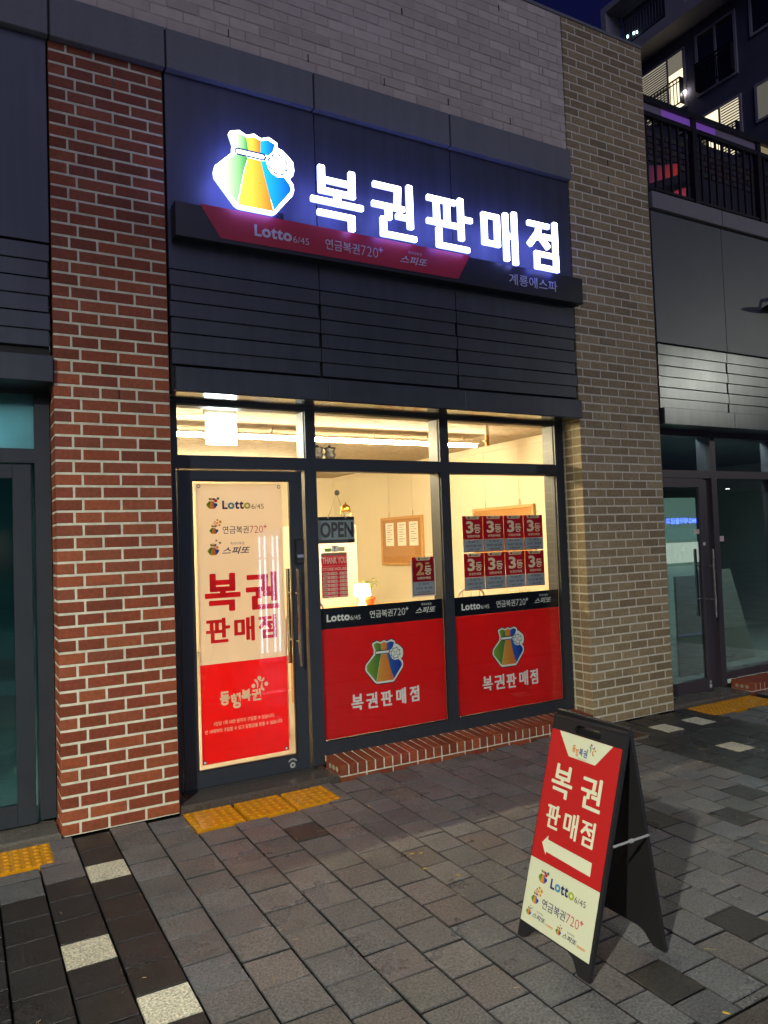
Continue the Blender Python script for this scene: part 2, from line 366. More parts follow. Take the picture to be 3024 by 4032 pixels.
def logo_lotto(mb, fr, u, v, s, w, mono=None, icon=True):
    # s = height of the word; u = left of the word, v = its baseline
    if icon:
        bag(mb, fr, u-1.22*s, v-.02*s, 1.40*s, w, PAL_PRINT, border=False, clover=False)
        mb.disc(fr, u-.78*s, v+1.0*s, .2*s, w+.003, lin('b8342c')); mb.disc(fr, u-.5*s, v+1.25*s, .16*s, w+.003, lin('3f6b52'))
    cs = [mono]*5 if mono else [NAVY, lin('3f84a6'), NAVY, NAVY, lin('97a82c')]
    x = u
    for ch, wd, hh, cc in zip('Lotto', (.66, .86, .56, .56, .86), (1, .78, .97, .97, .78), cs):
        text(mb, fr, ch, x, x+wd*s*.97, v, v+hh*s, w+.001, cc, bold=.035); x += wd*s
    text(mb, fr, '6/45', x+.08*s, x+1.62*s, v, v+.60*s, w+.001, mono or lin('3a3050'), bold=-.004)
def logo_720(mb, fr, u, v, s, w, mono=None, icon=True):
    if icon:
        bag(mb, fr, u-1.15*s, v-.04*s, 1.25*s, w, PAL_PRINT, border=False, clover=False)
        for i, (a, b, r) in enumerate([(-1.28, 1.3, .05), (-1.15, 1.42, .07), (-.98, 1.28, .08), (-1.0, 1.58, .10), (-.72, 1.42, .14), (-.68, 1.82, .14), (-.78, 1.08, .10), (-.42, 1.15, .15), (-.30, 1.58, .19)]):
            mb.disc(fr, u+a*s, v+b*s, r*s, w+.003, lin('c2582c') if r < .12 else lin('c98a2a'))
    text(mb, fr, '연금복권', u, u+3.55*s, v, v+s, w+.001, mono or NAVY, bold=.006)
    text(mb, fr, '720', u+3.70*s, u+5.55*s, v+.02*s, v+.98*s, w+.001, mono or lin('b83a52'), bold=-.012)
    text(mb, fr, '+', u+5.62*s, u+6.1*s, v+.62*s, v+1.1*s, w+.001, mono or lin('b83a52'), bold=.02)
def logo_spitto(mb, fr, u, v, s, w, mono=None, icon=True, tail=None):
    if icon:
        bag(mb, fr, u-.95*s, v-.1*s, 1.35*s, w, PAL_PRINT, border=False, clover=False)
        mb.flat(fr, [(u+a*s, v+b*s) for a, b in star(-.55, .80, .26)], w+.003, lin('c87a34'))
        mb.flat(fr, [(u+a*s, v+b*s) for a, b in star(-.22, 1.28, .2)], w+.003, lin('56783c'))
        mb.flat(fr, [(u+a*s, v+b*s) for a, b in star(-.62, 1.55, .16)], w+.003, lin('8a5a5a'))
    text(mb, fr, '스피또', u, u+3.2*s, v, v+.82*s, w+.001, mono or NAVY, bold=.016, shear=.3)
    text(mb, fr, '즉석식복권', u+.95*s, u+2.55*s, v+1.0*s, v+1.34*s, w+.001, mono or lin('6a5a66'), bold=.0)
    if tail: text(mb, fr, tail, u+3.3*s, u+5.1*s, v-.05*s, v+.35*s, w+.001, lin('c87a44'), bold=.02)

# ================================================================== GROUND
SL = .02
def gz(y): return SL*y if y < 0 else 0.
mb = MB()                                                   # base sheet under the paving
mb.faces([(-60, 0, -.030), (90, 0, -.030), (90, -2.965, gz(-2.965)-.030), (-60, -2.965, gz(-2.965)-.030), (-60, 14, -.030), (90, 14, -.030)], [(3, 2, 1, 0), (0, 1, 5, 4)])
tag(mb.build('pavement_bed', grout_m), kind='structure', label='dark sand joints between the pavers')
mb = MB()
PX0 = .155; PW = .2; PL = .213
greys = ['5e6062', '626466', '5a5c5d', '656566', '5d5c5c', '625f60', '606365']
EDG = {k: .155+.2*k for k in range(-6, 4)}
for q, e in enumerate((.965, 1.18, 1.40, 1.612, 1.815, 2.02, 2.185, 2.375)): EDG[4+q] = e
for k in range(12, 60): EDG[k] = 2.375+.2018*(k-11)
DARKP = [(1.71, -.64), (3.48, -1.67), (3.88, -1.87), (2.97, -2.50), (2.27, -2.70), (4.25, -1.72)]
WHITEP = [(5.04, -.42), (5.44, -.44), (5.16, -1.0), (.655, -.58), (.455, -1.33), (.655, -1.86), (-.05, -2.28)]
def paver_col(k, y0, y1, x0, x1):
    rr = random.random()
    near = lambda L: any(x0 <= a < x1 and y0 <= b < y1 for a, b in L)
    if near(WHITEP): return 'c6c3ae', 1
    if near(DARKP): return '353432', 0
    yc = (y0+y1)/2
    if k == 2 or (k == 1 and yc < -.66) or (k == 0 and yc < -.76) or (k < 0 and yc < -.86): return ('242527' if rr < .5 else '282828'), 0
    if 4.58 < (x0+x1)/2 < 5.78: return ('2a2c2e' if rr < .5 else '2f3031'), 0
    return random.choice(greys), 0
for k in range(-5, 46):
    x0, x1 = EDG[k], EDG[k+1]; PW = x1-x0; xm = x0+.1; ph = 0 if k % 2 == 0 else PL/2
    j = 0; y = -.044+ph-.213*.0
    y = -.470+PL*2+ph+.0
    while y > -2.965:
        y1 = min(y, -.004); y0 = max(y-PL, -2.962)
        y -= PL
        if y1-y0 < .03: continue
        cc, wh = paver_col(k, y0, y1, x0, x1)
        # leave room for the tactile tiles and the drain cover
        if y1 > -.30 and ((1.18 < x0+.1 < 2.12) or (-.1 < x0+.1 < .44 and False) or (5.80 < x0+.1 < 6.72) or (4.60 < x0+.1 < 4.80)):
            y1 = min(y1, -.345 if x0 < 5 and x0 < 4 else (-.335 if x0 > 5 else -.44))
            if y1-y0 < .05: continue
        if x0+.1 < .44 and y1 > -.34:
            y1 = min(y1, -.355)
            if y1-y0 < .05: continue
        c0 = lin(cc); f = random.uniform(.88, 1.12); tn = random.uniform(-.03, .05); c0 = (c0[0]*f*(1+tn), c0[1]*f, c0[2]*f*(1-tn))
        dz = random.uniform(-.0014, .0014); tx = random.uniform(-.0012, .0012); ty = random.uniform(-.0012, .0012)
        g = .0036; b = .0036
        xa, xb, ya, yb = x0+g, x0+PW-g, y0+g, y1-g
        zt = lambda x, yy: gz(yy)+dz+tx*((x-x0)/PW*2-1)+ty*((yy-y0)/PL*2-1)
        vs = [(x, yy, gz(yy)-.04) for x, yy in ((xa, ya), (xb, ya), (xb, yb), (xa, yb))]
        vs += [(x, yy, zt(x, yy)-b) for x, yy in ((xa, ya), (xb, ya), (xb, yb), (xa, yb))]
        vs += [(x, yy, zt(x, yy)) for x, yy in ((xa+b, ya+b), (xb-b, ya+b), (xb-b, yb-b), (xa+b, yb-b))]
        dirt = tuple(q*.10 for q in c0); edge = tuple(q*.62 for q in c0)
        ring = lambda a: [(a+i, a+(i+1) % 4, a+4+(i+1) % 4, a+4+i) for i in range(4)]
        mb.faces(vs, [(8, 9, 10, 11)], c0); k0 = len(mb.v)-12
        for a, cc2 in ((0, dirt), (4, edge)):
            for f_ in ring(a): mb.f.append(tuple(k0+i for i in f_)); mb.c.append([cc2]*4); mb.m.append(0)
tag(mb.build('pavement', paver_m), kind='structure', label='pavement of small grey concrete blocks with dark bands and single pale blocks')
mb = MB(); mb.fbox(Fr((-60, -3.14, gz(-3.14)-.3), (1, 0, 0), (0, 1, SL), (0, 0, 1)), 0, 150, 0, .17, 0, .305, bev=.008)
tag(mb.build('kerb', granite_wet), kind='structure', label='wet granite kerb along the pavement')
mb = MB(); mb.poly([(-400, -3.145, -.10), (-400, -600, -.10), (600, -600, -.10), (600, -3.145, -.10)]); mb.poly([(-400, 600, -.2), (-400, 14, -.2), (600, 14, -.2), (600, 600, -.2)])
tag(mb.build('road', asphalt_m), kind='structure', label='wet asphalt road')

# tactile tiles
def tactile(x0, label):
    z = -.002
    t = thing('tactile_tile', label, 'tactile tile', (x0+.15, -.175, z), 'yellow tactile tiles set in the pavement')
    mb = MB(); fr = Fr((x0, -.328, gz(-.328)+z), (1, 0, 0), (0, 1, SL), (0, 0, 1))
    mb.fbox(fr, .002, .298, .002, .298, -.03, .004, bev=.003); mb.build('tile_slab', yellow_m, t)
    mb = MB()
    for i in range(6):
        for j in range(6):
            u, v = .025+.05*i, .025+.05*j; vs = []; fs = []; n = 10
            for r, h in ((.017, .0045), (.0145, .008), (.009, .0098)):
                vs += [fr.p(u+r*math.cos(6.283*k/n), v+r*math.sin(6.283*k/n), h) for k in range(n)]
            for a in (0, 1):
                for k in range(n): fs.append((a*n+k, a*n+(k+1) % n, a*n+n+(k+1) % n, a*n+n+k))
            fs.append(tuple(2*n+k for k in range(n))); mb.faces(vs, fs)
    o = mb.build('dome', yellow_m, t, smooth=True); o['kind'] = 'stuff'
for x, l in ((1.182, 'wet yellow dimpled tile before the lottery door next to the red pillar'), (1.500, 'middle of three yellow dimpled tiles before the lottery door'), (1.817, 'yellow dimpled tile before the lottery door nearest the brick sill'),
             (.135, 'yellow dimpled tile in front of the left neighbour door beside the red pillar'), (5.765, 'yellow dimpled tile by the tan pillar at the right neighbour door'), (6.075, 'middle yellow dimpled tile at the right neighbour door'), (6.385, 'yellow dimpled tile at the right neighbour door next to its brick sill')):
    tactile(x, l)
# drain cover
t = thing('drain_cover', 'brown rusty rectangular drain cover in the pavement before the tan pillar', 'drain cover', (4.70, -.25, 0))
mb = MB(); frg = Fr((4.57, -.44, gz(-.44)), (1, 0, 0), (0, 1, SL), (0, 0, 1))
rust = mat('rusty_iron', lin('3c2a20'), rough=.4, nscale=60, namp=.4, bump=.8, bscale=120, metal=.4)
mb.fbox(frg, .012, .24, .012, .42, -.03, .002, bev=.002); mb.build('plate', rust, t)
mb = MB()
for a in ((0, .25, 0, .010), (0, .25, .422, .432), (0, .010, .011, .421), (.242, .25, .011, .421)): mb.fbox(frg, *a, -.03, .003)
mb.build('rim', mat('cover_rim', lin('6d675a'), rough=.6), t)
# litter: pine needles, petals, bits of leaf
mb = MB()
for i in range(150):
    x, y = random.uniform(.1, 6.5), random.uniform(-2.9, -.12); a = random.uniform(0, 6.28); l = random.uniform(.015, .055); cv = random.uniform(-.5, .5)
    pts = []
    for q in range(5): a2 = a+cv*q/4; x += math.cos(a2)*l/4; y += math.sin(a2)*l/4; pts.append((x, min(y, -.01), gz(y)+.004))
    mb.tube(pts, .0011, 4, lin(random.choice(['b8a77c', 'a0906a', '8c8270'])))
for (x, y) in ((2.06, -1.27), (2.02, -1.45), (2.12, -1.60), (2.10, -1.29), (3.42, -1.22), (2.30, -2.95), (2.19, -.55)):
    a = random.uniform(0, 3); fr = Fr((x, y, gz(y)+.004), (math.cos(a), math.sin(a), 0), (-math.sin(a), math.cos(a), 0), (0, 0, 1))
    mb.prism(fr, [(-.013, 0), (-.004, -.005), (.010, -.004), (.014, .002), (.003, .006)], 0, .002, lin('c8a83a'))
for i in range(14):
    x = random.uniform(2.3, 5.6); y = random.uniform(-.10, -.03); a = random.uniform(0, 6)
    fr = Fr((x, y, gz(y)+.004), (math.cos(a), math.sin(a), 0), (-math.sin(a), math.cos(a), 0), (0, 0, 1))
    s = random.uniform(.5, 1.4); mb.prism(fr, [(-.016*s, 0), (0, -.007*s), (.018*s, .002), (0, .008*s)], 0, .003, lin(random.choice(['8a6a3a', '75603c', '5c4a30'])))
tag(mb.build('ground_litter', mat('dry_litter', vcol=True, rough=.8)), kind='stuff', label='scattered dry needles and leaf scraps on the pavement')

# ================================================================== BRICKWORK
RED = ['803c20', '7a3720', '8a4424', '723419', '7e4026', '8c4828']
TAN = ['907f5e', '8a7958', '958462', '847355', '92815e', '9a8967']
WHT = ['b8aea4', 'bcb2a8', 'b4aaa0', 'c0b6ac']
def courses(mb, fr, W, z0, z1, joints, pal, dep=.09, proud=.0, bev=.0032, jw=.013, ch=.0745, jt=.0, jh=.0140):
    n = 0; z = z0
    while z < z1-.02:
        js = joints[n % len(joints)]; us = [0]+list(js)+[W]
        for i in range(len(us)-1):
            a = us[i]+(jw/2 if i else 0); b = us[i+1]-(jw/2 if i < len(us)-2 else 0)
            c = lin(random.choice(pal)); f = random.uniform(.9, 1.1); q = random.uniform(-jt, jt)
            mb.fbox(fr, a, b, z, min(z+ch-jh, z1), -dep, proud+q, tuple(x*f for x in c), bev=bev)
        z += ch; n += 1
def pillar(root, x0, x1, ztop, jA, jB, pal, mort, left, right, name):
    W = x1-x0
    mb = MB(); courses(mb, fac(0).__class__((x0, 0, 0), (1, 0, 0), (0, 0, 1), (0, -1, 0)), W, .006, ztop, [jA, jB], pal, dep=.095, jt=.0007)
    # return faces; each butts against the back of the front bricks
    if left:
        fr = Fr((x0, .374, 0), (0, -1, 0), (0, 0, 1), (-1, 0, 0)); courses(mb, fr, .374-.105, .006, left, [(.07, .17), (.17,)], pal, dep=.09, jt=.0007)
    if right:
        fr = Fr((x1, .105, 0), (0, 1, 0), (0, 0, 1), (1, 0, 0)); courses(mb, fr, .269, .006, right, [(.10, .20), (.10,)], pal, dep=.09, jt=.0007)
    mb.build('brick', brick_m, root)
    mb = MB(); mb.box(x0+.0035, x1-.0035, .0035, .372, 0, ztop-.001); mb.build('mortar', mort, root)
frF = fac(0)
# --- the building of the lottery shop
B = thing('shop_building', 'lottery shop front of dark cladding between a red and a tan brick pillar', 'building', (3, 0, 0))
P1 = thing('brick_pillar', 'red brick pillar with pale mortar left of the lottery shop door', 'pillar', (.835, 0, 0))
pillar(P1, .502, 1.172, 4.668, (.100, .258, .470), (.149, .365, .575), RED, mortar_m, 2.62, 2.62, 'p')
P2 = thing('brick_pillar', 'tall tan brick pillar with a light mortar right of the lottery shop windows', 'pillar', (5.145, 0, 0))
pillar(P2, 4.645, 5.645, 6.155, (.067, .277, .487, .697, .907), (.160, .370, .580, .790), TAN, mortar_tan, 2.60, 2.60, 'p')
mb = MB(); mb.box(4.640, 5.652, -.006, .56, 6.157, 6.182); mb.build('coping', ledge_m, P2)
# missing mortar slots in the pillars
def slot(root, x, z, m=dark_m, y=-.001, h=.05):
    mb = MB(); mb.box(x-.004, x+.004, y, .004, z, z+h); mb.build('weep_slot', m, root)
zc = lambda z: .006+.0745*round((z-.03-.006)/.0745)+.003
for r_, x, z in ((P1, .502+.365, 2.60), (P1, .502+.365, 4.52), (P2, 4.645+.487, 2.54), (P2, 4.645+.487, 4.98), (P2, 4.645+.487, 4.83)): slot(r_, x, zc(z)-.001, h=.056)
# white painted brick wall above
W0, W1 = -3.2, 4.635
mb = MB(); js = [[.21*i+.21 for i in range(int((W1-W0)/.21))], [.21*i+.105 for i in range(int((W1-W0)/.21)+1)]]
js = [[q for q in j if q < W1-W0-.04] for j in js]
courses(mb, Fr((W0, 0, 0), (1, 0, 0), (0, 0, 1), (0, -1, 0)), W1-W0, 4.958, 6.150, js, WHT, dep=.06, bev=.003, jt=.0022, proud=.003, jw=.009, jh=.0095)
wl = mb.build('upper_wall', white_brick_m, B)
mb = MB(); mb.box(W0, W1, .0015, .5, 4.93, 6.152); mb.build('upper_mortar', white_mortar, B)
mb = MB(); mb.box(W0, 4.638, -.008, .5, 6.154, 6.180); mb.build('coping', ledge_m, B)
for x, z in ((1.62, 5.03), (2.20, 5.03), (2.82, 5.03), (3.40, 5.03), (4.02, 5.03), (1.2, 5.70), (3.0, 5.63), (4.4, 5.56), (3.95, 5.97), (2.4, 5.83)):
    slot(B, x, z, y=-.005, h=.052)
# stone ledge in lengths
xs = [-3.2, -1.9, -.6, .506, 1.186, 2.214, 3.372, 4.640]
for a, b in zip(xs[:-1], xs[1:]):
    mb = MB(); mb.fbox(Fr((0, 0, 0), (1, 0, 0), (0, 0, 1), (0, -1, 0)), a+.006, b-.006, 4.672, 4.93, -.2, .050, bev=.004); mb.build('ledge', ledge_m, B)
mb = MB(); mb.box(-3.2, 4.640, -.038, .2, 4.680, 4.922); mb.build('ledge_backing', mat('joint_dark', (.02, .02, .022), rough=.9), B)
# cladding panels
def slats(root, x0, x1, seams, m, fas_x0, fas_x1, zt=3.395):
    edges = [x0]+list(seams)+[x1]
    for a, b in zip(edges[:-1], edges[1:]):
        z = zt-.006
        mb = MB()
        for k in range(3):
            mb.fbox(frF, a+.003, b-.003, z-.097, z, -.06, .010, bev=.003)
            mb.fbox(frF, a+.012, b-.010, z-.193, z-.098, -.06, -.002, bev=.002)
            z -= .203
        mb.build('slat', m, root)
    mb = MB(); mb.box(x0+.004, x1-.004, .03, .2, 2.62, zt); mb.build('cladding_back', MATS['joint_dark'], root)
    edges = [fas_x0]+[s+.03 for s in seams]+[fas_x1]
    for i, (a, b) in enumerate(zip(edges[:-1], edges[1:])):
        mb = MB(); mb.fbox(frF, a+(.0015 if i else 0), b-.0015, 2.612, 2.764, -.300, .040, bev=.003); mb.build('fascia', m, root)
for a, b in ((1.182, 2.228), (2.228, 3.392), (3.392, 4.636)):
    mb = MB(); mb.fbox(frF, a+.003, b-.003, 3.397, 4.664, -.03, .004, bev=.002); mb.build('cladding_panel', panel_m, B)
mb = MB(); mb.box(1.18, 4.64, .035, .3, 3.40, 4.68); mb.build('panel_backing', MATS['joint_dark'], B)
slats(B, 1.182, 4.634, (2.228, 3.392), clad_m, 1.205, 4.644)
soff_m = mat('soffit_aluminium', lin('8f8e8c'), rough=.16, metal=.9, nscale=3, namp=.05, rnoise=.05)
for a, b in ((1.207, 2.258), (2.258, 3.422), (3.422, 4.640)):
    mb = MB(); mb.box(a+.001, b-.001, -.034, .214, 2.606, 2.6115); mb.build('soffit', soff_m, B)
# glazing ------------------------------------------------
def window(root, x0, x1, z0, z1, gm, fm=frame_m, y=.244):
    mb = MB(); mb.box(x0-.008, x1+.008, y, y+.006, z0-.008, z1+.008); return mb.build('window_pane', gm, root)
mb = MB()
F0, F1 = .215, .375
for a in ((1.178, 1.266, 2.150, 2.612), (1.178, 1.252, .055, 2.150), (2.182, 2.260, 2.235, 2.580), (2.166, 2.260, .055, 2.150), (3.340, 3.424, .205, 2.150), (3.340, 3.424, 2.235, 2.580), (4.551, 4.642, .115, 2.612)):
    mb.box(a[0], a[1], F0, F1, a[2], a[3])
for a in ((1.266, 4.551, 2.580, 2.612), (1.266, 4.551, 2.150, 2.235), (2.260, 4.551, .115, .205)):
    mb.box(a[0], a[1], F0+.001, F1-.001, a[2], a[3])
mb.build('window_frame', frame_m, B)
mb = MB()   # rubber beads round the panes
bead = mat('rubber_bead', (.01, .01, .012), rough=.5)
for x0, x1, z0, z1 in ((1.266, 2.182, 2.235, 2.58), (2.26, 3.34, 2.235, 2.58), (3.424, 4.551, 2.235, 2.58), (2.26, 3.34, .205, 2.15), (3.424, 4.551, .205, 2.15)):
    for a in ((x0, x1, z0, z0+.006), (x0, x1, z1-.006, z1), (x0, x0+.006, z0+.006, z1-.006), (x1-.006, x1, z0+.006, z1-.006)): mb.box(a[0], a[1], .236, .243, a[2], a[3])
    window(B, x0, x1, z0, z1, glass_m)
mb.build('glazing_bead', bead, B)
# brick sill under the windows
def sill(root, x0, x1, holes=True):
    mb = MB(); x = x0+.060; fr = Fr((0, -.012, 0), (1, 0, 0), (0, .10, 1), (0, -1, 0))
    hdr = lin('6e3424')
    xx = x0
    first = True
    while xx < x1-.02:
        wd = .058; b = min(xx+wd, x1)
        c = tuple(q*random.uniform(.88, 1.12) for q in lin(random.choice(RED)))
        y0 = -.014; yb = .212
        vs = [(xx, y0, .028), (b, y0, .028), (b, y0, .094), (xx, y0, .094), (xx, y0+.006, .100), (b, y0+.006, .100), (b, yb, .116), (xx, yb, .116), (xx, yb, .028), (b, yb, .028)]
        mb.faces(vs, [(0, 1, 2, 3), (3, 2, 5, 4), (4, 5, 6, 7), (0, 3, 4, 7, 8), (1, 9, 6, 5, 2), (0, 8, 9, 1)], c)
        xx += .070
    xx = x0
    while xx < x1-.02:
        b = min(xx+.197, x1); c = tuple(q*random.uniform(.8, 1.0) for q in lin(random.choice(RED)))
        mb.box(xx, b, -.016, .15, -.02, .018, c); xx += .21
    mb.build('sill_brick', brick_m, root)
    mb = MB()
    vs = [(x0+.003, -.0105, -.02), (x1-.003, -.0105, -.02), (x1-.003, -.0105, .093), (x0+.003, -.0105, .093), (x0+.003, .2145, .114), (x1-.003, .2145, .114), (x0+.003, .2145, -.02), (x1-.003, .2145, -.02)]
    mb.faces(vs, [(0, 1, 2, 3), (3, 2, 5, 4), (0, 3, 4, 6), (1, 7, 5, 2), (0, 6, 7, 1)])
    mb.build('sill_mortar', mortar_m, root)
    if holes:
        mb = MB(); fl = Fr((x0, 0, 0), (0, -1, 0), (0, 0, 1), (-1, 0, 0))
        for u in (-.15, -.095, -.04): mb.disc(fl, u, .062, .019, .0006, lin('a09a84'), 14)
        mb.build('mortar_plug', mat('plug', vcol=True, rough=.9), root)
SB = thing('window_sill', 'red brick sill with vertical bricks under the two lottery shop windows', 'brick sill', (3.4, 0, 0)); sill(SB, 2.264, 4.644)
# granite threshold
mb = MB(); mb.fbox(Fr((1.176, .60, 0), (1, 0, 0), (0, -1, 0), (0, 0, 1)), 0, 1.082, 0, .612, -.03, .040, bev=.012)
one('door_threshold', mb, granite_wet, 'wet dark granite threshold below the lottery shop door', 'threshold', loc=(1.7, .2, 0))
# the door
mb = MB(); mb.box(1.253, 2.165, .205, .29, .041, .057); mb.build('door_light_stop', MATS['joint_dark'], B)  # dark bar added to stop interior light leaking under the door
D = thing('shop_door', 'dark framed glass door of the lottery shop with a tall steel pull handle', 'door', (1.70, .22, .05))
mb = MB()
for a in ((1.258, 1.350, .060, 2.137), (2.048, 2.136, .060, 2.137), (1.350, 2.048, .060, .163), (1.350, 2.048, 2.072, 2.137)): mb.fbox(fac(.2), a[0], a[1], a[2], a[3], -.05, 0, bev=.002)
mb.build('door_frame', frame_m, D)
mb = MB()
for a in ((1.35, 2.048, .163, .170), (1.35, 2.048, 2.065, 2.072), (1.35, 1.357, .170, 2.065), (2.041, 2.048, .170, 2.065)): mb.box(a[0], a[1], .206, .232, a[2], a[3])
mb.build('glazing_bead', bead, D)
mb = MB(); mb.box(1.357, 2.041, .222, .230, .170, 2.065); mb.build('door_glass', glass_m, D)
def handle(root, x, z0, z1, yf=.115, yb=.325):
    mb = MB()
    mb.tube([(x, yf, z0), (x, yf, z1)], .0155, 16)
    mb.tube([(x, yb, z0), (x, yb, z1)], .0155, 16)
    for q in (z0+.17, z1-.17): mb.tube([(x, yf, q), (x, yb, q)], .009, 10)
    mb.build('handle', steel_m, root, smooth=False)
handle(D, 2.060, .780, 1.452, .125)
mb = MB(); mb.fbox(fac(.2), 2.068, 2.128, 1.485, 1.660, 0, .030, bev=.006); lk = mb.build('digital_lock', dark_m, D)
mb = MB(); mb.rect(fac(.17), 2.074, 2.122, 1.53, 1.55, .0006, lin('8c94a8')); mb.build('lock_edge', print_m, lk)
mb = MB(); fr = fac(.2)
mb.disc(fr, 2.002, .100, .020, .003, lin('a8a8a4'), 20); mb.disc(fr, 2.002, .100, .008, .0036, lin('2a2a2a'), 12)
mb.flat(fr, [(1.968, .128), (1.985, .142), (2.002, .147), (2.019, .142), (2.036, .128), (2.030, .123), (2.002, .137), (1.974, .123)], .002, lin('9a9c9c')); mb.build('floor_lock', print_m, D)
mb = MB(); mb.box(2.095, 2.150, .206, .214, 2.141, 2.149); mb.box(1.258, 1.270, .206, .214, 2.141, 2.149); mb.build('hinge', steel_m, D)
for z in (1.30, .96):
    mb = MB(); mb.rect(fac(.2), 2.082, 2.102, z, z+.022, .0008, lin('8d9298')); mb.build('sticker', print_m, D)

# ------------------------------------------------ door banner
BN = thing('door_banner', 'tall beige and red lottery banner hung behind the glass of the shop door', 'banner', (1.7, .262, 1.1))
cream = lin('d8b98c'); red = lin('d0201e'); fr = fac(.262)
def bsheet(mb, u0, u1, v0, v1, w, c):
    mb.fbox(fr, u0, u1, v0, v1, w-.0008, w, c)
mb = MB(); bsheet(mb, 1.392, 2.006, .188, .842, 0, lin('f02418')); bsheet(mb, 1.392, 2.006, .8425, 2.052, 0, lin('f2e4d2')); mb.build('banner_sheet', banner_m, BN)
for g in ((1.412, 2.036), (1.985, 2.034), (1.408, .203), (1.985, .204)): mb = MB(); mb.disc(fr, g[0], g[1], .013, .0008, lin('2a2024')); mb.disc(fr, g[0], g[1], .0085, .0014, lin('f4efe2')); mb.build('grommet', print_m, BN)
mb = MB(); logo_lotto(mb, fr, 1.572, 1.880, .058, .001); mb.build('lotto_logo', banner_m, BN)
mb = MB(); logo_720(mb, fr, 1.570, 1.712, .052, .001); mb.build('pension_logo', banner_m, BN)
mb = MB(); logo_spitto(mb, fr, 1.562, 1.572, .062, .001); mb.build('instant_logo', banner_m, BN)
mb = MB(); word(mb, fr, [(1.436, 1.684, 1.188, 1.446), (1.722, 1.968, 1.176, 1.440), (1.438, 1.600, .978, 1.146), (1.622, 1.780, .974, 1.144), (1.806, 1.948, .976, 1.142)][:2], .043, .001, lin('dc1a1e'))
for ch, bx in zip('판매점', [(1.438, 1.604, .976, 1.146), (1.624, 1.782, .974, 1.144), (1.804, 1.950, .976, 1.142)]): glyph(mb, fr, ch, *bx, .0270, .001, lin('dc1a1e'))
mb.build('lettering', banner_m, BN)
ink = lin('f0d3a6'); mb = MB()
for ch, (a, b, c0, d) in zip('동행복권', ((1.520, 1.588, .560, .654), (1.595, 1.665, .530, .632), (1.669, 1.737, .568, .650), (1.742, 1.810, .563, .643))): text(mb, fr, ch, a, b, c0, d, .001, ink, bold=.045)
for a in ((1.757, .664), (1.801, .713), (1.850, .668)): mb.disc(fr, a[0], a[1], .0145, .001, ink)
def bean(p0, p1, bend, r0, r1, n=8):
    L_, R_ = [], []
    for i in range(n+1):
        t = i/n; x = p0[0]+(p1[0]-p0[0])*t; y = p0[1]+(p1[1]-p0[1])*t; dx, dy = p1[0]-p0[0], p1[1]-p0[1]; l = math.hypot(dx, dy)
        o = bend*math.sin(math.pi*t); x += -dy/l*o; y += dx/l*o; r = r0+(r1-r0)*t
        if i in (0, n): r *= .45
        L_.append((x-dy/l*r, y+dx/l*r)); R_.append((x+dy/l*r, y-dx/l*r))
    return L_+R_[::-1]
def people_mark(mb, fr, cx, cy, s, w, cols):
    T = lambda q: (cx+q[0]*s, cy+q[1]*s)
    for pts, c in ((bean((-.45, .35), (-.22, -.5), .16, .13, .05), cols[0]), (bean((.48, .40), (-.05, .18), .14, .12, .04), cols[1]), (bean((.30, .02), (.42, -.75), -.16, .05, .14), cols[2])):
        mb.flat(fr, [T(q) for q in pts], w, c)
people_mark(mb, fr, 1.800, .682, .075, .0012, [ink]*3)
mb.build('company_logo', print_m, BN)
mb = MB(); text(mb, fr, '1인당 1회 10만 원까지 구입할 수 있습니다.', 1.476, 1.905, .433, .460, .001, ink, bold=.012); mb.build('small_print', print_m, BN)
mb = MB(); text(mb, fr, '만 19세부터 구입할 수 있고 당첨금을 받을 수 있습니다.', 1.414, 1.962, .386, .413, .001, ink, bold=.012); mb.build('small_print', print_m, BN)

# ------------------------------------------------ window films
def film(x0, x1, bagc, bagz, bagh, boxes, lot, pen, spt, label):
    t = thing('window_film', label, 'window film', ((x0+x1)/2, .254, .7), 'red lottery films on the windows')
    fr = fac(.2545)
    mb = MB(); mb.fbox(fr, x0, x1, .212, 1.000, -.0006, 0, lin('d01a1a')); mb.fbox(fr, x0, x1, 1.0003, 1.152, -.0006, 0, lin('171a24')); mb.build('film_sheet', film_m, t)
    mb = MB(); bag(mb, fr, bagc, bagz, bagh, .0006, PAL_PRINT); mb.build('bag_logo', print_m, t)
    mb = MB(); word(mb, fr, boxes, .0170, .0008, lin('dcdad2')); mb.build('lettering', print_m, t)
    wh = lin('e0e0d8')
    mb = MB(); logo_lotto(mb, fr, *lot, .0002, mono=wh, icon=False); mb.build('lotto_lettering', print_m, t)
    mb = MB(); logo_720(mb, fr, *pen, .0002, mono=wh, icon=False); mb.build('pension_lettering', print_m, t)
    mb = MB(); logo_spitto(mb, fr, *spt, .0002, mono=wh, icon=False); mb.build('instant_lettering', print_m, t)
film(2.266, 3.336, 2.790, .560, .320, [(2.498, 2.600, .388, .506), (2.624, 2.724, .384, .503), (2.747, 2.850, .384, .500), (2.876, 2.970, .384, .505), (3.000, 3.094, .384, .506)],
     (2.322, 1.052, .054), (2.678, 1.053, .0555), (3.080, 1.054, .058), 'red and black lottery film on the middle window, nearest the door')
film(3.428, 4.547, 3.975, .552, .322, [(3.694, 3.796, .378, .496), (3.816, 3.926, .373, .494), (3.940, 4.044, .368, .490), (4.070, 4.172, .374, .498), (4.192, 4.286, .370, .497)],
     (3.516, 1.044, .054), (3.868, 1.043, .0555), (4.276, 1.046, .058), 'red and black lottery film on the right window beside the tan pillar')

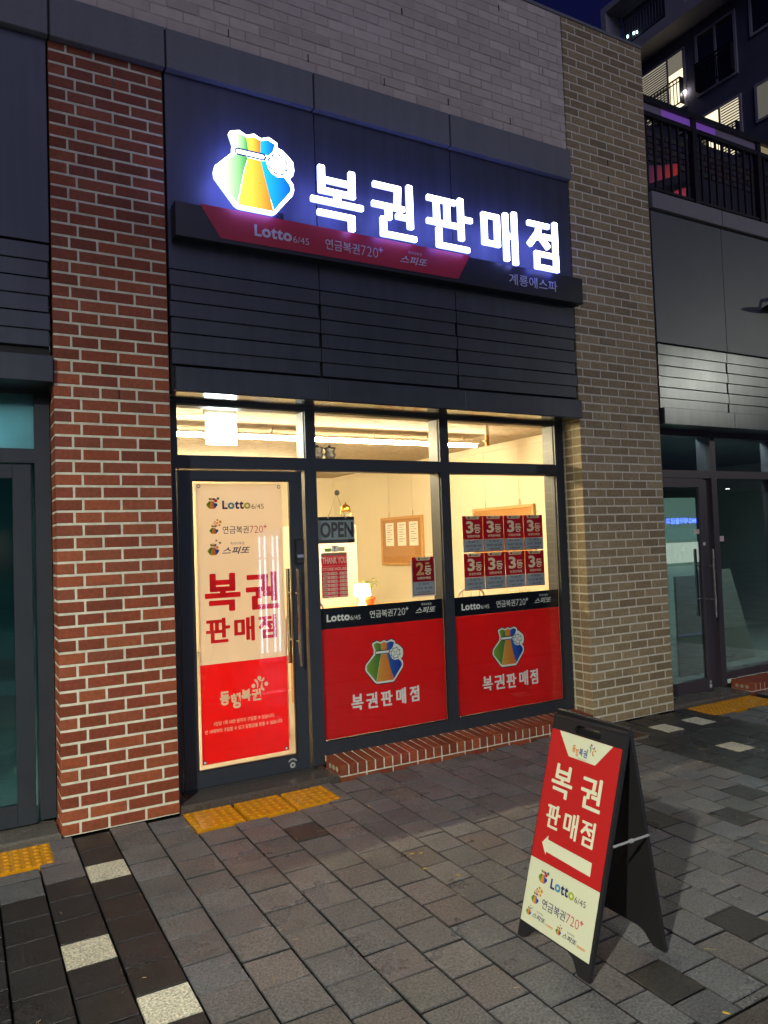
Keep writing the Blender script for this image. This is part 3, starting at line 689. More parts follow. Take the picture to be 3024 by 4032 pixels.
# ------------------------------------------------ winner posters
def poster(x0, x1, z0, z1, big, rnd, date, amt, label, group, crown=False, split=.345):
    t = thing('winner_poster', label, 'poster', ((x0+x1)/2, .256, z0), group)
    fr = fac(.2545); W = x1-x0-.004; H = z1-z0-.004; u = x0+.002; v = z0+.002
    X = lambda a: u+a*W
    Y = lambda b: v+b*H
    mb = MB(); mb.fbox(fr, X(0), X(1), Y(split+.003), Y(1), -.0006, 0, lin('a8142c')); mb.fbox(fr, X(0), X(1), Y(0), Y(split), -.0006, 0, lin('8c1626')); mb.build('poster_sheet', film_m, t)
    mb = MB(); mb.rect(fr, X(.02), X(.98), Y(.015), Y(split), .0004, lin('92989c')); mb.build('grey_panel', print_m, t); mb = MB()
    mb.flat(fr, [(X(.15), Y(1)), (X(.22), Y(.91)), (X(.80), Y(.91)), (X(.87), Y(1))], .0004, lin('d8c49c'))
    mb.flat(fr, [(X(.28), Y(.925)), (X(.25), Y(.96)), (X(.29), Y(.985)), (X(.36), Y(.985)), (X(.38), Y(.95)), (X(.36), Y(.925))], .0008, lin('7a4a34')); text(mb, fr, 'Lotto', X(.42), X(.72), Y(.93), Y(.975), .0012, lin('2a2c34'), bold=.02); mb.build('logo_tab', print_m, t)
    mb = MB(); ic = lin('e8d2ac')
    text(mb, fr, big, X(.17), X(.53), Y(.52), Y(.86), .0008, ic if not crown else lin('d0945a'), bold=.03); text(mb, fr, '등', X(.56), X(.88), Y(.52), Y(.76), .0008, ic, bold=.02)
    text(mb, fr, '당첨판매점', X(.22), X(.82), Y(.405), Y(.475), .0008, ic, bold=.02)
    if crown: mb.flat(fr, [(X(.62), Y(.80)), (X(.60), Y(.86)), (X(.66), Y(.835)), (X(.70), Y(.875)), (X(.74), Y(.835)), (X(.80), Y(.86)), (X(.78), Y(.80))], .0008, lin('d0945a'))
    mb.build('rank_lettering', print_m, t); mb = MB()
    dk = lin('2a2c34')
    text(mb, fr, rnd, X(.25), X(.74), Y(.255), Y(.315), .0012, dk, bold=.01); text(mb, fr, date, X(.13), X(.88), Y(.145), Y(.21), .0012, dk, bold=.01); text(mb, fr, amt, X(.22), X(.78), Y(.04), Y(.10), .0012, dk, bold=.01)
    mb.build('draw_details', print_m, t)
data = [('제 1081 회', '2023년 8월 19일', '1,470,112원'), ('제 1068 회', '2023년 5월 20일', '1,386,999원'), ('제 1105 회', '2024년 2월 3일', '1,582,863원'), ('제 1103 회', '2024년 1월 20일', '1,533,468원'),
        ('제 1021 회', '2022년 6월 25일', '1,713,987원'), ('제 1043 회', '2022년 11월 26일', '1,378,404원'), ('제 1052 회', '2023년 1월 28일', '1,467,220원'), ('제 1063 회', '2023년 4월 15일', '1,625,131원')]
ex = [3.556, 3.762, 3.978, 4.192, 4.404]
ords = ['leftmost', 'second from left', 'third from left', 'rightmost']
for i, (a, b, c) in enumerate(data):
    k = i % 4; row = 'upper' if i < 4 else 'lower'
    z0, z1 = (1.507, 1.805) if i < 4 else (1.198, 1.501)
    poster(ex[k], ex[k+1], z0, z1, '3', a, b, c, 'third prize poster for round %s, %s in %s row on right window' % (a[2:6], ords[k], row), 'third prize posters on the right window')
poster(3.064, 3.268, 1.194, 1.492, '2', '제 1050 회', '2023년 1월 14일', '62,134,324원', 'red second prize poster with an orange crown on the middle window', None, crown=True)
mb = MB(); mb.fbox(fac(.262), 3.060, 3.282, 1.182, 1.475, -.001, 0); one('backing_card', mb, white_m, 'white card stuck behind the second prize poster on the middle window', 'card', loc=(3.17, .262, 1.3))

# ------------------------------------------------ OPEN sign
t = thing('open_sign', 'grey and navy OPEN sign hanging on a cord inside the middle window', 'sign', (2.435, .272, 1.8))
fr = fac(.272); nv = lin('10141f')
mb = MB(); mb.fbox(fr, 2.288, 2.583, 1.622, 1.816, -.004, 0, lin('7a868a')); mb.rect(fr, 2.288, 2.583, 1.622, 1.648, .0006, nv); mb.rect(fr, 2.288, 2.583, 1.791, 1.816, .0006, nv)
for g in (2.368, 2.510): mb.disc(fr, g, 1.809, .004, .0012, lin('e8e8e4'))
mb.build('board', print_m, t)
mb = MB(); text(mb, fr, 'OPEN', 2.302, 2.572, 1.662, 1.779, .0008, nv, bold=.035); mb.build('lettering', print_m, t)
mb = MB(); mb.tube([(2.368, .271, 1.812), (2.439, .262, 1.985), (2.510, .271, 1.812)], .0020, 5); mb.build('cord', mat('grey_cord', lin('6a6458'), rough=.6), t)
mb = MB(); mb.tube([(2.439, .2515, 1.992), (2.439, .262, 1.992)], .020, 18); mb.tube([(2.439, .262, 1.992), (2.439, .272, 1.990)], .006, 10); mb.build('suction_hook', mat('clear_plastic', lin('a09a88'), rough=.15, trans=.3), t)
# store hours
t = thing('store_hours_sign', 'red THANK YOU store hours sign with seven day rows inside the middle window', 'sign', (2.405, .27, 1.4))
fr = fac(.268); mb = MB(); mb.fbox(fr, 2.302, 2.510, 1.226, 1.553, -.003, 0, lin('d8283c'))
mb.rect(fr, 2.303, 2.509, 1.533, 1.552, .0005, lin('8e7a5a')); mb.rect(fr, 2.302, 2.510, 1.455, 1.458, .0005, lin('d8b8a0'))
days = ['MON.', 'TUES.', 'WED.', 'THUR.', 'FRI.', 'SAT.', 'SUN.']
for i in range(7):
    z = 1.412-.0285*(i+1)+.006
    for a, b in ((2.309, 2.366), (2.370, 2.426), (2.446, 2.503)): mb.rect(fr, a, b, z, z+.021, .0005, lin('f2e0c8'))
mb.build('board', film_m, t)
mb = MB(); pk = lin('eec8b0')
text(mb, fr, 'THANK YOU', 2.309, 2.504, 1.472, 1.522, .001, pk, bold=.02); text(mb, fr, 'STORE HOURS', 2.309, 2.504, 1.422, 1.445, .001, pk, bold=.03)
for i, d in enumerate(days):
    z = 1.412-.0285*(i+1)+.010; dk = lin('4a1820')
    text(mb, fr, d, 2.313, 2.352, z, z+.012, .001, dk, bold=.03)
    if i < 6:
        text(mb, fr, '11  00', 2.376, 2.420, z, z+.012, .001, dk, bold=0); text(mb, fr, '21  00' if i not in (5,) else '20  00', 2.452, 2.496, z, z+.012, .001, dk, bold=0)
    else:
        text(mb, fr, '휴  무', 2.376, 2.420, z, z+.012, .001, dk, bold=0); text(mb, fr, '휴  무', 2.452, 2.496, z, z+.012, .001, dk, bold=0)
    text(mb, fr, 'to', 2.430, 2.443, z, z+.010, .001, pk, bold=0)
mb.build('lettering', print_m, t)

# ------------------------------------------------ the illuminated sign
S = thing('shop_sign', 'lit shop sign with a coloured bag and five glowing white syllables', 'shop sign', (2.9, -.1, 3.8))
mb = MB(); mb.fbox(frF, 1.205, 4.742*.9788, 3.572, 3.790, .012, .110, bev=.003); mb.build('sign_box', signbox_m, S)
fr = fac(-.1115); mb = MB(); mb.prism(fr, [(1.362, 3.800), (1.492, 3.600), (3.345, 3.600), (3.470, 3.800)], -.001, .0008, lin('a81c34')); mb.build('red_strip', print_m, S)
wh = lin('b8b4bc')
mb = MB(); logo_lotto(mb, fr, 1.722, 3.655, .076, .001, mono=wh, icon=False); mb.build('lotto_lettering', print_m, S)
mb = MB(); logo_720(mb, fr, 2.234, 3.650, .075, .001, mono=wh, icon=False); mb.build('pension_lettering', print_m, S)
mb = MB(); logo_spitto(mb, fr, 2.834, 3.648, .074, .001, mono=wh, icon=False); mb.build('instant_lettering', print_m, S)
mb = MB(); text(mb, fr, '계룡에스파', 3.845, 4.352, 3.632, 3.722, .001, lin('b4b8cc'), bold=.004); mb.build('branch_name', print_m, S)
YL = -.165
frL = fac(YL)
boxes = [(2.112, 2.516, 3.786, 4.212), (2.586, 2.962, 3.786, 4.214), (3.048, 3.466, 3.784, 4.208), (3.536, 3.916, 3.772, 4.200), (4.004, 4.364, 3.764, 4.192)]
for ch, bx in zip(WORD, boxes):
    mb = MB(); glyph(mb, frL, ch, *bx, .051, 0, (1, 1, 1), th=.020, dw=.0002, mi=0, side=1); mb.build('letter', [letter_m, glow_edge, halo_m], S)
mb = MB()
lg = [(1.717+x*.532, 3.792+y*.520) for x, y in BAG['outer']]
mb.prism(frL, lg, -.020, 0, PAL_GLOW['white'], side=1); lo = mb.build('bag_logo', [mat('backlit_white', (.9, .9, .9), emis=(.95, .97, 1.), es=3.2), glow_edge, halo_m], S)
mb = MB(); bag(mb, fac(YL-.0002), 1.717, 3.792, .520, .0004, PAL_GLOW, border=False, ksx=1.023); mb.build('bag_print', glow_m, lo)
for x in (1.9, 3.2, 4.2):
    mb = MB(); mb.box(x, x+.03, -.115, .0, 3.80, 3.84); mb.build('bracket', signbox_m, S)

# ================================================================== INTERIOR
mb = MB()
mb.box(1.0, 5.622, .376, 7.0, -.02, .02); mb.build('floor', floor_in, B)
mb = MB(); mb.box(1.0, 5.75, .376, 7.0, 2.74, 2.82); mb.build('ceiling', ceil_in, B)
mb = MB(); mb.box(5.622, 5.70, .378, 7.0, .02, 2.74); mb.box(.92, 1.0, .378, 7.0, .02, 2.74); mb.box(1.0, 5.622, 6.9, 7.0, .02, 2.74); mb.box(4.643, 5.621, .3765, .40, .02, 2.74); mb.box(1.001, 1.177, .3765, .40, .02, 2.74)
mb.build('interior_wall', wall_in, B)
mb = MB(); mb.box(5.604, 5.621, .62, 6.8, 2.66, 2.68); mb.build('picture_rail', wall_in, B)
L1 = thing('led_tube_light', 'long warm linear ceiling light nearest the shop windows', 'ceiling light', (3, 1.93, 2.65), 'warm linear lights on the shop ceiling')
mb = MB(); mb.tube([(1.1, 1.93, 2.635), (4.98, 1.93, 2.635)], .016, 10); mb.build('tube', led_m, L1)
mb = MB(); mb.box(1.1, 4.99, 1.885, 1.975, 2.654, 2.672); [mb.box(q, q+.01, 1.928, 1.932, 2.672, 2.74) for q in (1.5, 2.6, 3.7, 4.8)]; mb.build('housing', white_m, L1)
L2 = thing('led_tube_light', 'shorter warm linear ceiling light deeper inside the shop', 'ceiling light', (2, 4.6, 2.65), 'warm linear lights on the shop ceiling')
mb = MB(); mb.tube([(1.1, 4.6, 2.60), (3.9, 4.6, 2.60)], .014, 10); mb.build('tube', led_m, L2)
mb = MB(); mb.box(1.1, 3.9, 4.56, 4.64, 2.617, 2.635); mb.box(2.0, 2.01, 4.595, 4.605, 2.635, 2.74); mb.build('housing', white_m, L2)
t = thing('exit_light', 'glaring white exit light box hanging behind the glass above the shop door', 'exit light', (1.74, .8, 2.5))
mb = MB(); mb.box(1.632, 1.864, .78, .80, 2.395, 2.622); mb.build('light_panel', exit_m, t)
mb = MB(); mb.box(1.628, 1.868, .79, .85, 2.624, 2.665); mb.box(1.73, 1.76, .80, .82, 2.665, 2.74); mb.build('housing', pipe_m, t)
mb = MB(); mb.tube([(4.42, 1.0, 2.74), (4.42, 1.0, 2.60)], .016, 10)
t = thing('sprinkler_pipe', 'cream ceiling pipe with an orange valve behind the right window', 'pipe', (4.42, 1.0, 2.7))
mb.lathe(4.42, 1.0, [(.045, 2.725), (.04, 2.738)]); mb.build('pipe', pipe_m, t)
mb = MB(); mb.tube([(4.42, 1.0, 2.60), (4.42, 1.0, 2.50)], .020, 10); mb.tube([(4.38, 1.0, 2.545), (4.42, 1.0, 2.548)], .010, 8); mb.build('valve', mat('valve_orange', lin('b8813a'), rough=.4, metal=.5), t)
for x, lb in ((3.555, 'dark rounded hanging ornament behind the middle transom, left of two'), (3.71, 'dark rounded hanging ornament behind the middle transom, right of two')):
    mb = MB(); mb.lathe(x, 3.0, [(.052, 2.57), (.060, 2.60), (.072, 2.63), (.055, 2.655), (.062, 2.68), (.075, 2.71), (.020, 2.702), (.015, 2.738)], 20); one('hanging_ornament', mb, rail_m, lb, 'ornament', 'dark ornaments hanging from the ceiling', smooth=True, loc=(x, 3.0, 2.57))
# cork boards on the side wall
def board(y0, y1, z0, z1, label, papers):
    t = thing('cork_board', label, 'notice board', (5.60, (y0+y1)/2, z0), 'cork boards on the shop side wall')
    fr = Fr((5.600, y1, 0), (0, -1, 0), (0, 0, 1), (-1, 0, 0)); W = y1-y0
    mb = MB(); mb.fbox(fr, .03, W-.03, z0+.03, z1-.03, -.01, .004); mb.build('cork', cork_m, t)
    mb = MB()
    for a in ((0, W, z0, z0+.035), (0, W, z1-.035, z1), (0, .035, z0+.035, z1-.035), (W-.035, W, z0+.035, z1-.035)): mb.fbox(fr, *a, -.02, .016, bev=.004)
    mb.build('frame', wood_m, t)
    mb = MB()
    for u in (.25, W-.25): mb.tube([fr.p(u, z1, 0), fr.p(u, 2.665, 0)], .002, 5); mb.tube([fr.p(u, z1+.0, .004), fr.p(u, z1+.07, .004)], .008, 6)
    mb.build('hanging_wire', pipe_m, t)
    for (a, b, c, d) in papers:
        p = MB(); p.fbox(fr, a*W, b*W, z0+c*(z1-z0), z0+d*(z1-z0), .004, .007, lin('ece6dc'))
        for k in range(9):
            q = d-.06-(d-c)*.1*k
            if q > c+.04: p.rect(fr, (a+.03)*W, (b-.03-.04*(k % 2))*W, z0+q*(z1-z0), z0+(q+.015)*(z1-z0), .0076, lin('9a9a9a' if k % 3 else '6a6a72'))
        q = p.build('notice_paper', print_m); tag(q, 'white notice sheet pinned on the cork board, %s' % ['left of three', 'middle of three', 'right of three'][papers.index((a, b, c, d))], 'notice', 'notice sheets on the left cork board')
board(4.05, 5.21, 1.27, 1.975, 'cork board with three white notices seen through the middle window', [(.12, .32, .40, .88), (.42, .62, .40, .88), (.70, .90, .40, .88)])
board(1.73, 2.87, 1.30, 1.985, 'orange lit cork board behind the third prize posters', [])
# partition, counter, lamp, plant, warmer lamp
mb = MB(); mb.fbox(fac(3.0), 3.20, 4.02, .02, 1.825, -.5, 0, bev=.004); one('white_cabinet', mb, white_m, 'tall cream cabinet at the left of the middle window', 'cabinet', loc=(3.6, 3.2, 0))
mb = MB(); mb.fbox(fac(1.95), 2.95, 4.3, .02, .950, -.55, 0, bev=.004); one('counter', mb, wood_m, 'light wooden counter behind the window film', 'counter', loc=(3.4, 2.2, 0))
t = thing('candle_warmer_lamp', 'brass hooded warmer lamp on a wire frame on top of the cabinet', 'lamp', (3.91, 3.2, 1.82))
mb = MB(); mb.lathe(3.99, 3.2, [(.058, 1.99), (.062, 2.00), (.052, 2.05), (.02, 2.075), (.012, 2.085), (.006, 2.10)], 20); mb.build('hood', brass_m, t, smooth=True)
mb = MB()
for s in (-1, 1): mb.tube([(3.99+s*.055, 3.2, 2.01), (3.99+s*.070, 3.2, 1.97), (3.99+s*.045, 3.2, 1.91), (3.99+s*.072, 3.2, 1.828)], .0035, 6)
mb.tube([(3.93, 3.2, 1.885), (4.05, 3.2, 1.885)], .0035, 6); mb.build('wire_frame', brass_m, t)
t = thing('table_lamp', 'glowing white mushroom table lamp beside the potted palm', 'lamp', (3.645, 2.2, .95))
mb = MB(); mb.lathe(3.645, 2.2, [(.088, 1.070), (.087, 1.08), (.078, 1.165), (.070, 1.185), (.03, 1.192)], 24); mb.build('lamp_shade', shade_m, t, smooth=True)
mb = MB(); mb.lathe(3.645, 2.2, [(.06, .952), (.05, .97), (.025, 1.01), (.042, 1.068)], 20); mb.build('lamp_base', white_m, t, smooth=True)
t = thing('potted_palm', 'small palm in a terracotta pot behind the middle window', 'potted plant', (3.77, 2.3, .95))
mb = MB(); mb.lathe(3.775, 2.3, [(.050, .951), (.064, 1.02), (.072, 1.02), (.072, 1.042), (.055, 1.035)], 20); mb.build('pot', terra_m, t)
mb = MB()
for i in range(11):
    a = i*.57+.2; L_ = random.uniform(.13, .22); h = random.uniform(.10, .24); pts = []
    for q in range(6): s = q/5; pts.append(Vector((3.775+math.cos(a)*L_*.62*s**1.3, 2.3+math.sin(a)*L_*s**1.3*.5, 1.035+h*.8*math.sin(s*2.2)+.03*s)))
    mb.tube(pts, .002, 4, r1=.001)
    for q in range(1, 6):
        d = (pts[q]-pts[q-1]).normalized(); sd = d.cross(Vector((0, 0, 1))).normalized()
        for sg in (-1, 1):
            tip = pts[q]+sd*sg*.035+d*.03-Vector((0, 0, .012)); mb.poly([pts[q]-d*.006, tip, pts[q]+d*.006])
mb.build('foliage', leaf_m, t)
for x, y, lb in ((4.30, 1.2, 'white chair back rising behind the film of the right window'), (2.58, 1.2, 'white chair back rising behind the film of the middle window')):
    t = thing('shop_chair', lb, 'chair', (x, y, .02), 'white chairs inside the shop')
    mb = MB(); pts = [(x-.2, y, .70), (x-.19, y, 1.00), (x-.14, y, 1.10), (x, y, 1.125 if x < 4 else 1.19), (x+.14, y, 1.10), (x+.19, y, 1.00), (x+.2, y, .70)]; mb.tube(pts, .012, 8)
    for s in (-.1, 0, .1): mb.tube([(x+s, y, .71), (x+s, y, 1.10)], .007, 6)
    mb.build('backrest', white_m, t)
    mb = MB(); mb.box(x-.22, x+.22, y, y+.42, .66, .70); mb.build('seat', white_m, t)
    for sx in (-.19, .19):
        for sy in (.02, .4): q = MB(); q.tube([(x+sx, y+sy, .02), (x+sx, y+sy, .66)], .013, 8); q.build('leg', white_m, t)
mb = MB()
for i in range(40):
    p = Vector((4.88+random.uniform(-.02, .02), 1.1, .98)); d = Vector((random.uniform(-1.1, 1.1), random.uniform(-.3, .3), random.uniform(.3, 1))).normalized(); pts = [p]
    for q in range(5): d = (d+Vector((random.uniform(-.5, .5), 0, random.uniform(-.4, .3)))).normalized(); pts.append(pts[-1]+d*.028)
    mb.tube(pts, .0022, 4, r1=.001)
one('dried_twigs', mb, mat('dry_twig', lin('a9783c'), rough=.8), 'dried brown twigs standing behind the right window below the posters', 'dried plant', loc=(4.88, 1.1, .98))
mb = MB(); mb.lathe(4.88, 1.1, [(.06, .62), (.075, .8), (.05, .93), (.035, .98)], 20); 
one('vase', mb, white_m, 'white vase hidden low behind the right film holding dried twigs', 'vase', loc=(4.88, 1.1, .62), smooth=True)
mb = MB(); mb.box(4.6, 5.3, .9, 1.5, .58, .62); mb.box(4.62, 4.65, .92, 1.48, .02, .58); mb.box(5.25, 5.28, .92, 1.48, .02, .58); one('side_table', mb, wood_m, 'low wooden table behind the film of the right window', 'table', loc=(4.9, 1.2, 0))
# things seen in the gap beside the banner
mb = MB(); mb.fbox(fac(3.6), 1.35, 2.1, .02, 1.05, -.6, 0, bev=.004); one('desk_cabinet', mb, wood_m, 'light wooden desk seen in the gap beside the door banner', 'desk', loc=(1.7, 3.8, 0))
mb = MB(); mb.fbox(fac(.275), 2.30, 2.312, 1.555, 1.566, -.004, 0)
for (a, b, c, d, cc, lb) in ((2.330, 2.383, 1.560, 1.586, '6aa23a', 'small green card above the store hours sign'), (2.385, 2.440, 1.558, 1.606, 'e4dcd0', 'white card with a tree drawing above the store hours sign'), (2.441, 2.496, 1.560, 1.592, 'd8c08a', 'small yellow card above the store hours sign')):
    mb = MB(); mb.fbox(fac(.268), a, b, c, d, -.001, 0, lin(cc))
    if 'tree' in lb: mb.disc(fac(.268), 2.412, 1.590, .009, .0006, lin('7a6a60')); mb.rect(fac(.268), 2.410, 2.414, 1.562, 1.584, .0003, lin('5a4a40'))
    one('business_card', mb, print_m, lb, 'card', 'cards above the store hours sign', loc=((a+b)/2, .268, c))

# ================================================================== NEIGHBOUR SHOPS
NL = thing('neighbour_shop', 'dark metal shop front with a teal lit door at the left edge', 'building', (-.5, 0, 0))
for a, b in ((-2.0, -.55), (-.55, .494)):
    mb = MB(); mb.fbox(frF, a+.003, b-.003, 3.440, 4.664, -.03, .004, bev=.002); mb.build('cladding_panel', panel_m, NL)
mb = MB(); mb.box(-2.0, .498, .035, .3, 3.40, 4.68); mb.build('panel_backing', MATS['joint_dark'], NL)
slats(NL, -2.0, .492, (-.6,), clad_m, -2.0, .498, zt=3.43)
mb = MB()
for a in ((.412, .498, .055, 2.615), (-.62, -.54, .055, 2.615), (-2.0, -1.9, .055, 2.615)): mb.box(a[0], a[1], F0, F1, a[2], a[3])
for a in ((-1.9, -.62, 2.585, 2.615), (-.54, .412, 2.585, 2.615), (-.54, .412, 2.167, 2.252), (-1.9, -.62, 2.167, 2.252), (-1.9, -.62, .055, .2)): mb.box(a[0], a[1], F0+.001, F1-.001, a[2], a[3])
mb.build('window_frame', frame_m, NL)
window(NL, -.54, .412, 2.252, 2.585, frost_l); window(NL, -1.9, -.62, .2, 2.167, glass_l); window(NL, -1.9, -.62, 2.252, 2.585, glass_l)
DL = thing('shop_door', 'dark framed glass door of the unlit shop at the left edge', 'door', (-.1, .22, .05))
mb = MB()
for a in ((.290, .390, .045, 2.155), (-.53, -.44, .045, 2.155), (-.44, .290, .045, .165), (-.44, .290, 2.072, 2.155)): mb.fbox(fac(.205), a[0], a[1], a[2], a[3], -.05, 0, bev=.002)
mb.build('door_frame', frame_m, DL)
mb = MB(); mb.box(-.44, .29, .225, .233, .165, 2.072); mb.build('door_glass', glass_l, DL)
mb = MB(); mb.fbox(Fr((-2.0, .60, 0), (1, 0, 0), (0, -1, 0), (0, 0, 1)), 0, 2.498, 0, .618, -.03, .035, bev=.012); one('door_threshold', mb, granite_m, 'grey granite threshold below the left neighbour door', 'threshold', loc=(-.5, .2, 0))
teal_in = mat('left_room_wall', lin('5f7f80'), rough=.8, nscale=1.2, namp=.25); 
def room(root, x0, x1, y0, y1, z1, wm, lm, lx, fl=floor_in):
    mb = MB(); mb.box(x0, x1, y0, y1, -.02, .02); mb.build('floor', fl, root)
    mb = MB(); mb.box(x0, x1, y0, y1, z1, z1+.08); mb.build('ceiling', wm, root)
    mb = MB(); mb.box(x0-.04, x0, y0, y1, .02, z1); mb.box(x1, x1+.04, y0, y1, .02, z1); mb.box(x0, x1, y1-.05, y1, .02, z1); mb.build('interior_wall', wm, root)
    mb = MB(); mb.box(*lx); mb.build('room_fill_lamp', lm, root)  # unseen glowing strip, added to brighten the neighbour room
room(NL, -2.0, .88, .40, 5, 2.74, teal_in, mat('teal_fill_lamp', (1, 1, 1), emis=(.55, .95, 1.), es=12), (-1.9, .3, .41, .60, 2.69, 2.735))

NR = thing('neighbour_shop', 'dark metal shop front with green tinted glass right of the tan pillar', 'building', (8, 0, 0))
for a, b in ((5.658, 6.670), (6.670, 7.69), (7.69, 8.71), (8.71, 9.73)):
    mb = MB(); mb.fbox(frF, a+.004, b-.004, 4.640, 4.798, -.2, .030, bev=.004); mb.build('ledge', mat('ledge_stone_pale', lin('747276'), rough=.7, nscale=40, namp=.07), NR)
    mb = MB(); mb.fbox(frF, a+.003, b-.003, 3.380, 4.618, -.03, .004, bev=.002); mb.build('cladding_panel', panel_g, NR)
mb = MB(); mb.box(5.652, 11, .036, .3, 3.35, 4.79); mb.build('panel_backing', MATS['joint_dark'], NR)
slats(NR, 5.652, 10.7, (6.650, 7.67, 8.69, 9.71), clad_g, 5.668, 10.7, zt=3.368)
mb = MB()
for a in ((5.652, 5.700, .055, 2.612), (6.618, 6.700, .055, 2.612), (7.68, 7.76, .18, 2.612), (8.9, 8.98, .18, 2.612)): mb.box(a[0], a[1], F0, F1, a[2], a[3])
for a, b in ((5.700, 6.618), (6.700, 7.68), (7.76, 8.9)):
    mb.box(a, b, F0+.001, F1-.001, 2.555, 2.612); mb.box(a, b, F0+.001, F1-.001, 2.140, 2.215)
    if a > 6: mb.box(a, b, F0+.001, F1-.001, .120, .190)
mb.build('window_frame', frame_p, NR)
for a, b in ((5.70, 6.618), (6.70, 7.68), (7.76, 8.9)):
    window(NR, a, b, 2.215, 2.555, glass_r)
    if a > 6: window(NR, a, b, .190, 2.140, glass_r)
DR = thing('shop_door', 'brown framed glass door with a steel pull handle right of the tan pillar', 'door', (6.15, .22, .05))
mb = MB()
for a in ((5.705, 5.80, .045, 2.136), (6.405, 6.475, .045, 2.136), (5.80, 6.405, .045, .165), (5.80, 6.405, 2.048, 2.136)): mb.fbox(fac(.205), a[0], a[1], a[2], a[3], -.05, 0, bev=.002)
mb.build('door_frame', frame_p, DR)
mb = MB(); mb.box(5.80, 6.405, .225, .233, .165, 2.048); mb.build('door_glass', glass_r, DR)
handle(DR, 6.46, .765, 1.435, .120)
mb = MB(); mb.disc(fac(.205), 6.43, .090, .020, .003, lin('b8b8b4'), 20); mb.disc(fac(.205), 6.43, .13, .014, .003, lin('b8b8b4'), 12); mb.build('floor_lock', print_m, DR)
for a in ((6.328, 6.418, 1.585, 1.632, .224), (6.425, 6.465, 1.470, 1.500, .2045)):
    mb = MB(); mb.rect(fac(a[4]), a[0], a[1], a[2], a[3], .0008, lin('c8c0b4')); mb.build('sticker', print_m, DR)
mb = MB(); mb.rect(fac(.243), 6.722, 6.802, 1.500, 1.555, .0008, lin('cfb8b4')); mb.build('sticker', print_m, NR)
mb = MB(); mb.box(6.50, 6.617, .25, .30, .055, 2.14); mb.build('side_panel', frame_p, NR)
SR = thing('window_sill', 'red brick sill with plugged holes at the right edge of the picture', 'brick sill', (7, 0, 0)); sill(SR, 6.755, 9.4)
mb = MB(); mb.fbox(Fr((5.652, .60, 0), (1, 0, 0), (0, -1, 0), (0, 0, 1)), 0, 1.095, 0, .600, -.03, .030, bev=.012); one('door_threshold', mb, granite_m, 'dry granite threshold of the right neighbour door', 'threshold', loc=(6.2, .2, 0))
room(NR, 5.75, 12, .40, 6, 2.74, mat('right_room_wall', lin('666c6c'), rough=.8, nscale=1.1, namp=.2), mat('green_fill_lamp', (1, 1, 1), emis=(.88, 1, .95), es=22), (6.0, 11.4, .41, .60, 2.69, 2.735), fl=mat('right_room_floor', lin('6a736e'), rough=.35))
mb = MB(); mb.fbox(fac(.9), 6.85, 7.35, .03, 1.12, -.03, 0); one('white_board', mb, mat('pale_board', lin('7a7c74'), rough=.6), 'pale upright board standing inside the right neighbour window', 'board', loc=(7.1, .9, 0))
t = thing('display_panel', 'pale slanted board leaning inside the right neighbour window', 'board', (8.0, 1.2, 0))
mb = MB(); mb.prism(fac(1.2), [(7.55, .03), (8.6, .03), (8.2, 1.14), (7.62, 1.14)], -.03, 0); mb.build('panel', mat('grey_board', lin('76786f'), rough=.6), t)
mb = MB(); mb.fbox(fac(2.6), 7.6, 9.6, .03, 2.1, -.1, 0); one('inner_doorway', mb, mat('inner_panel', lin('7f9488'), rough=.7), 'pale green inner partition deep in the right neighbour shop', 'partition', loc=(8.6, 2.7, 0))
# wall lamp at the right edge
t = thing('wall_camera', 'small dark arm fixture on the metal cladding at the right edge', 'wall fixture', (7.3, -.05, 3.9))
mb = MB(); mb.lathe(7.40, -.16, [(.01, 3.865), (.12, 3.875), (.20, 3.892), (.16, 3.905), (.05, 3.915)], 20); mb.build('shade', rail_m, t, smooth=True)
mb = MB(); mb.tube([(7.40, -.16, 3.90), (7.40, -.12, 3.99), (7.40, 0, 4.0)], .02, 8); mb.build('arm', rail_m, t)

# roof terrace
TR = thing('terrace_railing', 'black metal railing with many thin bars on the roof terrace', 'railing', (8, .06, 4.8))
mb = MB()
for a, b, y0, y1 in ((5.690, 5.745, .02, .10), (5.560, 5.605, .035, .085)): mb.box(5.66, 11, y0, y1, a, b)
mb.box(5.66, 11, .045, .075, 4.86, 4.885); mb.build('rail', rail_m, TR)
for x in (6.395, 7.43, 8.46, 9.49): mb = MB(); mb.box(x-.03, x+.03, .03, .09, 4.79, 5.69); mb.build('post', rail_m, TR)
x = 5.72
while x < 10.6:
    if min(abs(x-q) for q in (6.395, 7.43, 8.46, 9.49)) > .045: mb = MB(); mb.box(x-.010, x+.010, .05, .07, 4.79, 5.56); mb.build('baluster', rail_m, TR)
    x += .1135
pur = mat('purple_glow_strip', lin('6a3ab0'), rough=.4, emis=(.30, .12, .60), es=.13); grs = mat('grey_glow_strip', lin('4a4656'), rough=.4, emis=(.25, .2, .35), es=.05)  # no lamps: reflected coloured light put into the rail infill as emission
for a, b, mm in ((5.66, 5.95, grs), (5.95, 6.365, pur), (6.425, 6.75, pur), (6.75, 7.40, grs), (7.46, 8.43, mat('yellow_glow_strip', lin('6a6244'), emis=(.6, .5, .25), es=.16))):
    mb = MB(); mb.box(a, b, .055, .062, 5.606, 5.689); mb.build('rail_glow_infill', mm, TR)
TB = thing('terrace_building', 'dark set back brick storey behind the roof terrace', 'building', (10, 4.2, 4.8))
mb = MB(); fr = Fr((5.2, 4.2, 0), (1, 0, 0), (0, 0, 1), (0, -1, 0)); mb.box(5.2, 22, 4.21, 8, 4.7, 8.85); mb.build('wall', mat('terrace_wall', (.03, .03, .042), rough=.9, nscale=2, namp=.3), TB)
mb = MB()
